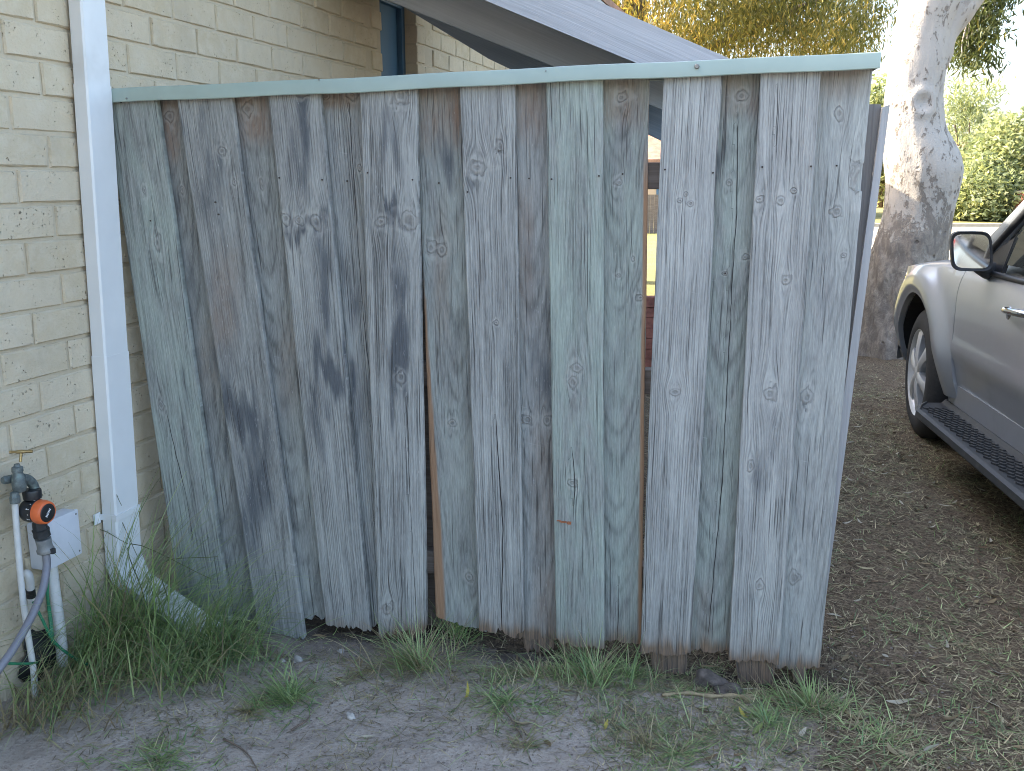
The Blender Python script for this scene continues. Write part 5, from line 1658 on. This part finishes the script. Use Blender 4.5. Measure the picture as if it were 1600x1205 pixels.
# far timber fence, pillar, brick stack
fo = thing('far_fence', 'low grey timber fence seen through the gap between two palings', 'fence', (3.9, 27, ZF))
for k in range(34):
    mb = MB(); mb.box((2.2 + k * .105, 27 + .004 * (k % 2), ZF + .52), (.05, 0, 0), (0, .008, 0), (0, 0, .53)); mb.build('paling', M['rail'], fo)
pil = thing('brick_pillar', 'red brick letterbox pillar across the street at the right edge', 'pillar', (farp(1608, 33.9), 33.9, ZF))
px0 = farp(1608, 33.9)
mb = MB(); mb.box((px0, 33.9, ZF + .5), (.34, 0, 0), (0, .3, 0), (0, 0, .5), .01); mb.build('shaft', M['red_brick'], pil)
mb = MB(); mb.box((px0, 33.9, ZF + 1.04), (.38, 0, 0), (0, .34, 0), (0, 0, .04), .01); mb.build('cap', M['kerb'], pil)
bs = thing('brick_stack', 'small stack of old red bricks glimpsed through the gap between two palings', 'bricks', at_depth(1020, 520, 7.0) * np.array([1, 1, 0]) + np.array([0, 0, -.12]))
b0 = np.array([bs.location.x, bs.location.y, gz((bs.location.x, bs.location.y))])
r_ = random.Random(3)
for lay in range(8):
    for k in range(3):
        mb = MB(); a = r_.uniform(-.06, .06)
        mb.box(b0 + np.array([(k - 1) * .24 + r_.uniform(-.01, .01), r_.uniform(-.01, .01), .035 + lay * .077]), (.112 * math.cos(a), .112 * math.sin(a), 0), (-.05 * math.sin(a), .05 * math.cos(a), 0), (0, 0, .037), .004); mb.build('brick', M['red_brick'], bs)

# ------------------------------------------------------------------ grass, litter, stones
GREEN = [(.24, .35, .12), (.33, .45, .17), (.43, .52, .24), (.17, .27, .12)]
DRY = [(.46, .38, .22), (.55, .47, .29), (.36, .29, .17), (.27, .22, .14), (.43, .39, .22)]
def pal(rng_, n, green_share):
    g_ = np.array(GREEN)[rng_.integers(0, len(GREEN), n)]; d_ = np.array(DRY)[rng_.integers(0, len(DRY), n)]
    c = np.where((rng_.random(n) < green_share)[:, None], g_, d_)
    return c * rng_.uniform(.75, 1.3, (n, 1))


def blades(base, ang, length, width, lean, curl, cols, seg=5, tip_dry=0.0):
    """strips that rise, lean over along ang and droop; base (n,3)"""
    n = len(base)
    t = np.linspace(0, 1, seg + 1)[None, :, None]
    h = np.stack([np.cos(ang), np.sin(ang), 0 * ang], -1)[:, None, :]
    th0 = lean[:, None, None]; k = curl[:, None, None]
    # angle from vertical grows along the blade
    tt = np.linspace(0, 1, seg + 1)
    a_ = lean[:, None] + curl[:, None] * tt[None, :]
    ds = length[:, None] / seg
    hx = np.cumsum(np.sin(a_) * ds, 1) - np.sin(a_[:, :1]) * ds; vz = np.cumsum(np.cos(a_) * ds, 1) - np.cos(a_[:, :1]) * ds
    P = base[:, None, :] + h * hx[..., None] + np.array([0, 0, 1.0]) * vz[..., None]
    gl = gh(P[..., 0], P[..., 1]) + .002
    P[..., 2] = np.maximum(P[..., 2], gl)
    sd = np.stack([-np.sin(ang), np.cos(ang), 0 * ang], -1)[:, None, :]
    w = width[:, None, None] * (1 - t ** 1.6 * .92) * .5
    V = np.stack([P - sd * w, P + sd * w], 2).reshape(-1, 3)
    m = (seg + 1) * 2
    i = np.arange(n)[:, None] * m; j = np.arange(seg)[None, :] * 2
    F = np.stack([i + j, i + j + 1, i + j + 3, i + j + 2], -1).reshape(-1, 4)
    cc = cols[:, None, :] * (1 - tip_dry * 0) + 0 * P
    dryc = np.array([.33, .27, .14])
    f = (t ** 2) * tip_dry
    cc = cc * (1 - f) + dryc * f
    return V, F, np.repeat(cc.reshape(-1, 3), 2, 0)


def tuft(name, label, px, spread, n, hgt, gshare, seed, group=None, lean=(.15, .9), curl=(.2, 1.3), w=.0038, flat=1.0, tipdry=.25, cat='grass'):
    r_ = np.random.default_rng(seed)
    c = gnd(*px); c[2] = gz(c)
    rr = np.abs(r_.normal(0, 1.15, n)) ** 1.2 * spread; aa = r_.uniform(0, 2 * math.pi, n)
    bx_, by_ = c[0] + rr * np.cos(aa), c[1] + rr * np.sin(aa) * flat
    base = np.stack([bx_, by_, gh(bx_, by_) - .004], -1)
    bias = r_.uniform(0, 6.28)
    ang = np.where(r_.random(n) < .45, bias + r_.normal(0, .8, n), aa + r_.normal(0, 1.1, n))
    V, F, C = blades(base, ang, hgt * r_.uniform(.45, 1.25, n), w * r_.uniform(.6, 1.3, n), r_.uniform(*lean, n), r_.uniform(*curl, n), pal(r_, n, gshare), 5, tipdry)
    o = obj(name, V, [F], M['grass'], origin=c, attrs={'col': C})
    return tag(o, label, cat, group)


# the tall clump round the downpipe: three meshes' worth of blades, one plant
def big_clump():
    r_ = np.random.default_rng(21)
    B = []; A_ = []; Ln = []; G_ = []
    for px, sx, sy, n, hgt, gs in (((175, 1022), .10, .05, 480, .36, .9), ((140, 1030), .10, .05, 420, .30, .75), ((335, 1030), .06, .035, 240, .22, .97), ((85, 1095), .09, .04, 260, .13, .45), ((210, 1066), .16, .04, 420, .16, .7), ((330, 1030), .06, .04, 200, .2, .9), ((130, 990), .06, .03, 160, .42, .7), ((55, 1130), .08, .035, 200, .11, .3)):
        c = gnd(*px)
        bx_ = c[0] + r_.normal(0, sx, n); by_ = c[1] + r_.normal(0, sy, n)
        # keep the blades out of the wall
        q = (bx_ - WP0[0]) * WN[0] + (by_ - WP0[1]) * WN[1]
        k = q > .015; bx_, by_ = bx_[k], by_[k]
        B.append(np.stack([bx_, by_, gh(bx_, by_) - .004], -1)); m = len(bx_)
        A_.append(r_.uniform(-2.2, 1.4, m)); Ln.append(hgt * r_.uniform(.5, 1.75, m)); G_.append(pal(r_, m, gs))
    B = np.concatenate(B); n = len(B)
    V, F, C = blades(B, np.concatenate(A_), np.concatenate(Ln), .0042 * r_.uniform(.5, 1.4, n), np.abs(r_.normal(.15, .3, n)), r_.uniform(.3, 1.9, n), np.concatenate(G_), 7, .25)
    o = obj('grass_clump', V, [F], M['grass'], origin=gnd(215, 1015), attrs={'col': C})
    tag(o, 'tall green grass clump hiding the foot of the downpipe', 'grass')
    # long seeding stalks
    pts = [((150, 985), (170, 760, 190, 790)), ((165, 990), (150, 830, 200, 850)), ((120, 1000), (118, 850, 130, 930)), ((240, 1000), (205, 850, 330, 905)), ((270, 1000), (255, 880, 340, 870)), ((190, 985), (180, 800, 215, 870))]
    mb = MB()
    for (b, (x1, y1, x2, y2)) in pts:
        g0 = gnd(*b); g0[2] = gz(g0)
        Yd = g0[1] - .02
        mb.tube(spline([g0, at_depth((b[0] + x1) / 2, (b[1] + y1) / 2, Yd), at_depth(x1, y1, Yd), at_depth(x2, y2, Yd - .05)], 16), np.linspace(.0022, .0008, 16), 5)
    V = np.concatenate(mb.V)
    mb.build('stalk', M['grass'], o, smooth=True, attrs={'col': np.tile(np.array([.12, .14, .05]), (len(V), 1))})


big_clump()
TU = [((450, 1090), .05, 260, .10, .95, 'bright green grass tuft left of centre on the bare sand', (.3, 1.2)),
      ((655, 1042), .05, 240, .17, .55, 'straggly half-dry grass tuft under the widest dark gap in the fence', (.1, .9)),
      ((715, 985), .03, 90, .15, .85, 'thin green grass sprout beside the orange paling edge', (.1, .8)),
      ((790, 1105), .06, 230, .08, .75, 'patchy dull green grass tuft in front of the fence middle', (.5, 1.3)),
      ((930, 1045), .06, 200, .15, .8, 'arching green grass tuft below the green-tinged paling', (.2, 1.0)),
      ((990, 1025), .035, 120, .09, .9, 'short dark green tuft in the hole beside the rotten post foot', (.3, 1.1)),
      ((840, 1040), .05, 120, .09, .2, 'dry straw-coloured grass tuft left of the green-tinged paling foot', (.4, 1.3)),
      ((560, 1045), .06, 130, .07, .1, 'dry brown grass tuft under the hollow left of the dark gap', (.7, 1.4)),
      ((390, 1110), .04, 110, .06, .1, 'small dry tuft beside the bright green tuft', (.5, 1.3)),
      ((1270, 1085), .05, 260, .11, .7, 'green grass tuft at the foot of the end paling', (.2, 1.0)),
      ((1195, 1130), .035, 140, .07, .97, 'small vivid green weed tuft in front of the right palings', (.6, 1.3)),
      ((1060, 1180), .09, 240, .06, .7, 'low green grass patch at the bottom right of centre', (.4, 1.3)),
      ((1010, 1165), .025, 70, .07, .05, 'small pale straw tuft on the sand right of centre', (.1, 1.2)),
      ((820, 1165), .02, 60, .06, .15, 'tiny dry tuft with a brown base at the bottom centre', (.3, 1.2)),
      ((250, 1185), .09, 260, .06, .85, 'low green grass patch in the bottom left corner', (.5, 1.3)),
      ((1380, 1150), .12, 300, .07, .55, 'thin mixed grass patch in the bottom right corner', (.4, 1.3)),
      ((1165, 1062), .04, 120, .06, .05, 'dry straw nest under the second last front paling', (.6, 1.4))]
for k, (px, spr, n, hgt, gs, lab, ln) in enumerate(TU):
    o = tuft('grass_tuft', lab, px, spr, int(n * 1.25), hgt, gs, 300 + k, 'grass tufts along the fence foot', lean=ln, w=.003)
    if k in (3, 7, 9, 10, 11, 13, 14, 15): o.name = 'grass_patch'; tag(o, kind='stuff')


def scatter(n, region, rng_, dens=None):
    x0, x1, y0, y1 = region
    X = rng_.uniform(x0, x1, n); Y = rng_.uniform(y0, y1, n)
    if dens is not None:
        k = rng_.random(n) < dens(X, Y); X, Y = X[k], Y[k]
    return X, Y


r_ = np.random.default_rng(55)
def right_side(X, Y):
    s, t = fence_st(X, Y)
    d = sstep(.1, .75, X + .35 * (Y - 2.2) + .6 * (fbm(X * 4, Y * 4, 61, 3) - .5))
    d = np.where((t > -.02) & (s < .88), .15, d)
    return d * (.40 + 1.0 * sstep(.38, .68, fbm(X * 3.6, Y * 3.6, 62, 4)))


def ok_wall(X, Y): return ((X - WP0[0]) * WN[0] + (Y - WP0[1]) * WN[1]) > .02


# short live grass, thin on the right
X, Y = scatter(26000, (-.4, 2.4, 1.75, 4.2), r_, lambda X, Y: right_side(X, Y) * (.15 + 1.1 * sstep(.5, .68, fbm(X * 3.3 + 9, Y * 3.3, 63, 3))) * (1 - .75 * sstep(2.5, 3.4, Y)))
n = len(X)
V, F, C = blades(np.stack([X, Y, gh(X, Y) - .003], -1), r_.uniform(0, 6.28, n), .035 * r_.uniform(.5, 1.7, n), .0024 * r_.uniform(.6, 1.3, n), r_.uniform(.2, 1.3, n), r_.uniform(.1, 1.2, n), pal(r_, n, .72), 3, .2)
o = obj('grass', V, [F], M['grass'], attrs={'col': C}); tag(o, 'thin short grass growing through the litter in front of the car', 'grass', kind='stuff')
X, Y = scatter(22000, (-1.0, .75, 1.7, 2.6), r_, lambda X, Y: .9 * sstep(.53, .70, fbm(X * 3.0 + 21, Y * 4.2, 67, 4)) + .02); k = ok_wall(X, Y); X, Y = X[k], Y[k]; n = len(X)
V, F, C = blades(np.stack([X, Y, gh(X, Y) - .003], -1), r_.uniform(0, 6.28, n), .034 * r_.uniform(.4, 1.8, n), .0024 * r_.uniform(.6, 1.3, n), r_.uniform(.4, 1.5, n), r_.uniform(.1, 1.2, n), pal(r_, n, .5) * r_.uniform(.5, 1.1, (n, 1)), 3, .3)
o = obj('grass', V, [F], M['grass'], attrs={'col': C}); tag(o, 'sparse short grass in patches on the bare sand before the fence', 'grass', kind='stuff')
# dry straw and litter
X, Y = scatter(190000, (-.6, 3.4, 1.7, 7.6), r_, lambda X, Y: right_side(X, Y) * (.9 - .5 * sstep(4, 7.5, Y)))
n = len(X); k = ok_wall(X, Y); X, Y = X[k], Y[k]; n = len(X)
V, F, C = blades(np.stack([X, Y, gh(X, Y) + .001], -1), r_.uniform(0, 6.28, n), .032 * r_.uniform(.3, 1.8, n), .0028 * r_.uniform(.5, 1.5, n), r_.uniform(1.1, 1.65, n), r_.uniform(-.3, .5, n), pal(r_, n, .10) * (r_.uniform(.35, 1.2, (n, 1)) ** 1.2), 2, 0)
o = obj('dry_grass', V, [F], M['litter'], attrs={'col': C}); tag(o, 'dry brown grass litter covering the ground beside the fence', 'litter', kind='stuff')
# crumbs and straws on the sand
X, Y = scatter(11000, (-1.1, 1.0, 1.7, 2.75), r_, lambda X, Y: .2 + 1.2 * sstep(.42, .66, fbm(X * 5, Y * 5, 66, 3))); k = ok_wall(X, Y); X, Y = X[k], Y[k]; n = len(X)
V, F, C = blades(np.stack([X, Y, gh(X, Y) + .001], -1), r_.uniform(0, 6.28, n), .022 * r_.uniform(.2, 2.2, n), .0022 * r_.uniform(.5, 1.4, n), r_.uniform(1.3, 1.62, n), r_.uniform(-.2, .3, n), pal(r_, n, .12) * r_.uniform(.4, 1.2, (n, 1)), 2, 0)
o = obj('straw_litter', V, [F], M['litter'], attrs={'col': C}); tag(o, 'scattered straw bits on the bare grey sand', 'litter', kind='stuff')


def pebbles(name, X, Y, size, rng_, mat):
    """small lumpy stones, one mesh"""
    base = np.array([(1, 0, 0), (-1, 0, 0), (0, 1, 0), (0, -1, 0), (0, 0, 1), (0, 0, -1)], float)
    fc = np.array([(0, 2, 4), (2, 1, 4), (1, 3, 4), (3, 0, 4), (2, 0, 5), (1, 2, 5), (3, 1, 5), (0, 3, 5)])
    n = len(X)
    s = size * rng_.uniform(.4, 1.6, (n, 1, 1)) * rng_.uniform(.6, 1.3, (n, 6, 1))
    V = base[None] * s * np.array([1, 1, .6]); a = rng_.uniform(0, 6.28, n); ca, sa = np.cos(a)[:, None], np.sin(a)[:, None]
    V = np.stack([V[..., 0] * ca - V[..., 1] * sa, V[..., 0] * sa + V[..., 1] * ca, V[..., 2]], -1) + np.stack([X, Y, gh(X, Y) + .001], -1)[:, None, :]
    return obj(name, V.reshape(-1, 3), [(np.arange(n)[:, None, None] * 6 + fc[None]).reshape(-1, 3)], mat)


X, Y = scatter(2600, (-1.0, 1.2, 1.75, 2.75), r_); k = ok_wall(X, Y)
o = pebbles('soil_crumbs', X[k], Y[k], .0032, r_, mat_simple('soil_crumb', (.20, .165, .14), .95, .4, 90)); tag(o, 'small soil crumbs on the sand', 'soil', kind='stuff')

LEAFC = {'yellow': (.50, .42, .09), 'straw': (.46, .38, .22), 'tan': (.30, .22, .12), 'brown': (.17, .11, .06), 'green': (.20, .25, .08), 'pale': (.50, .45, .34)}
def leaf_geo(c, ang, L, W, curl, rng_, roll=0.0, pitch=0.0):
    nL = 8; t = np.linspace(0, 1, nL)
    w = W * .5 * np.sin(np.pi * np.clip(t, .02, .98)) ** .8
    xx = (t - .5) * L; side = .10 * L * np.sin(t * 3.1) * rng_.uniform(-.8, .8)
    zz = curl * L * (4 * (t - .5) ** 2) + .004
    P = np.stack([xx, side, zz], -1)
    V = np.stack([P + np.stack([0 * t, -w, w * .35], -1), P, P + np.stack([0 * t, w, w * .35], -1)], 1).reshape(-1, 3)
    cr, sr = math.cos(roll), math.sin(roll); V = np.stack([V[:, 0], V[:, 1] * cr - V[:, 2] * sr, V[:, 1] * sr + V[:, 2] * cr], -1)
    cq, sq = math.cos(pitch), math.sin(pitch); V = np.stack([V[:, 0] * cq - V[:, 2] * sq, V[:, 1], V[:, 0] * sq + V[:, 2] * cq], -1)
    ca, sa = math.cos(ang), math.sin(ang)
    V = np.stack([V[:, 0] * ca - V[:, 1] * sa, V[:, 0] * sa + V[:, 1] * ca, V[:, 2]], -1) + c
    V[:, 2] = np.maximum(V[:, 2], gh(V[:, 0], V[:, 1]) + .002)
    return V, grid_faces(nL, 3)


for px, ang, L, W, col, lab, pit in [((729, 1088), 1.45, .06, .009, 'yellow', 'long yellow-green leaf standing in the sand in front of the fence middle', .7),
                                ((1160, 1118), 1.9, .045, .011, 'yellow', 'yellow leaf lying in front of the right palings', .3), ((948, 1138), 1.2, .032, .010, 'yellow', 'small curled yellow leaf at the edge of the bare sand', .4),
                                ((1402, 1131), .15, .085, .016, 'pale', 'pale dry leaf lying on thin grass at the right', 0), ((815, 1132), -.25, .06, .013, 'straw', 'straw-coloured leaf on the sand near the bottom centre', 0),
                                ((650, 1113), .05, .085, .006, 'pale', 'thin pale stick-like leaf on the sand left of centre', 0), ((1165, 1068), .1, .06, .016, 'straw', 'ochre leaf at the rotten foot of the right palings', 0),
                                ((1255, 1150), .9, .045, .014, 'pale', 'pale folded leaf on the grass below the end paling', .2), ((1350, 920), -.3, .06, .012, 'straw', 'straw leaf beside the fence end, halfway to the car step', 0),
                                ((1360, 712), -.1, .07, .014, 'straw', 'straw leaf on dark litter between fence and front wheel', 0), ((1362, 742), -1.1, .06, .013, 'pale', 'curved pale leaf just below the straw leaf near the front wheel', 0),
                                ((1475, 795), -.5, .06, .014, 'pale', 'pale leaf under the outer edge of the side step', 0), ((1440, 900), -.4, .06, .014, 'tan', 'tan leaf on the litter midway between fence and frame edge', 0),
                                ((575, 1150), .0, .035, .010, 'pale', 'short pale leaf at the bottom left of centre', 0), ((1185, 1150), .8, .05, .016, 'green', 'dull green leaf below the yellow leaf on the right', .2)]:
    c = gnd(*px); c[2] = gz(c)
    if px[0] > 1300: c = gnd(px[0], px[1], -.09); c[2] = gz(c)
    V, F = leaf_geo(c, ang, L, W, .12, r_, r_.uniform(-.3, .3), pit)
    o = obj('fallen_leaf', V, [F], M['litter'], origin=c, smooth=True, attrs={'col': np.tile(np.array(LEAFC[col]), (len(V), 1))})
    tag(o, lab, 'leaf', 'single fallen leaves')
# the many other leaves
Vs = []; Fs = []; Cs = []; tot = 0
X, Y = scatter(5200, (-.6, 3.6, 1.75, 7.0), r_, lambda X, Y: .1 + right_side(X, Y)); k = ok_wall(X, Y); X, Y = X[k], Y[k]
for x, y in zip(X[:2600], Y[:2600]):
    V, F = leaf_geo(np.array([x, y, gz((x, y))]), r_.uniform(0, 6.28), r_.uniform(.018, .062), r_.uniform(.005, .013), r_.uniform(-.05, .25), r_, r_.uniform(-.5, .5))
    Vs.append(V); Fs.append(F + tot); tot += len(V)
    c = np.array(LEAFC[['straw', 'tan', 'brown', 'brown', 'tan', 'pale'][r_.integers(0, 6)]]) * r_.uniform(.5, 1.1)
    Cs.append(np.tile(c, (len(V), 1)))
o = obj('leaf_litter', np.concatenate(Vs), [np.concatenate(Fs)], M['litter'], smooth=True, attrs={'col': np.concatenate(Cs)})
tag(o, 'scattered dry gum leaves on the ground beside the fence and under the car', 'leaves', kind='stuff')


def stone(px, size, lab, mat='stone', seed=0, sink=.3, zb=0.0):
    r2 = np.random.default_rng(seed)
    c = gnd(px[0], px[1], zb); c[2] = gz(c)
    bm = bmesh.new(); bmesh.ops.create_icosphere(bm, subdivisions=3, radius=1)
    V = np.array([v.co[:] for v in bm.verts]); F = np.array([[v.index for v in f.verts] for f in bm.faces]); bm.free()
    ph = r2.uniform(0, 6, 6)
    d = 1 + .22 * np.sin(V[:, 0] * 2.3 + ph[0]) * np.sin(V[:, 1] * 2.9 + ph[1]) + .16 * np.sin(V[:, 2] * 4 + ph[2] + V[:, 0] * 3) + .07 * np.sin(V[:, 1] * 9 + ph[3]) * np.sin(V[:, 0] * 8 + ph[4])
    V = V * d[:, None] * np.array(size)
    V = V + c + up * (size[2] * (1 - 2 * sink) * .5)
    o = obj('stone', V, [F], M[mat], origin=c, smooth=True)
    return tag(o, lab, 'stone')


stone((547, 1118), (.013, .010, .013), 'small pale cream stone on the sand left of centre', seed=1)
stone((465, 1024), (.016, .013, .014), 'grey lump of stone in the hollow under the palings', seed=2)
stone((440, 1025), (.009, .008, .008), 'tiny grey stone in the hollow left of the larger lump', seed=3)
stone((1110, 1040), (.045, .03, .03), 'brown half-buried stone in the gap below the right palings', 'brown_stone', seed=4)
stone((1140, 1058), (.04, .03, .022), 'dark rounded stone beside the dry straw at the right palings', 'brown_stone', seed=5)
stone((533, 1004), (.011, .009, .010), 'white chip of stone on the dark soil behind the palings', seed=6)
# twigs and the exposed root
mb = MB(); rt = [gnd(1035, 1085), gnd(1075, 1078), gnd(1110, 1082), gnd(1150, 1078), gnd(1175, 1090)]
rt = [np.array([q[0], q[1], gz(q) + .006]) for q in rt]
mb.tube(spline(rt, 30), np.linspace(.004, .007, 30) * (1 + .3 * np.sin(np.arange(30))), 8)
o = mb.build('dry_root', mat_simple('dry_root', (.36, .28, .16), .8, .25, 60), origin=rt[2], smooth=True); tag(o, 'pale bent dry root lying below the right palings', 'root')
for k, (p0, p1, lab) in enumerate([((350, 1160), (405, 1210), 'dark thin twig in the bottom left on the sand'), ((455, 1140), (485, 1118), 'short dark twig below the bright green tuft'), ((785, 1115), (830, 1190), 'long thin stalk lying down the sand at the bottom centre')]):
    a, b = gnd(*p0), gnd(*p1); m_ = (a + b) / 2 + np.array([.01, .005, 0])
    P = [np.array([q[0], q[1], gz(q) + .005]) for q in (a, m_, b)]
    mb = MB(); mb.tube(spline(P, 12), np.linspace(.0028, .0015, 12), 6); o = mb.build('twig', M['twig'], origin=P[0], smooth=True); tag(o, lab, 'twig')
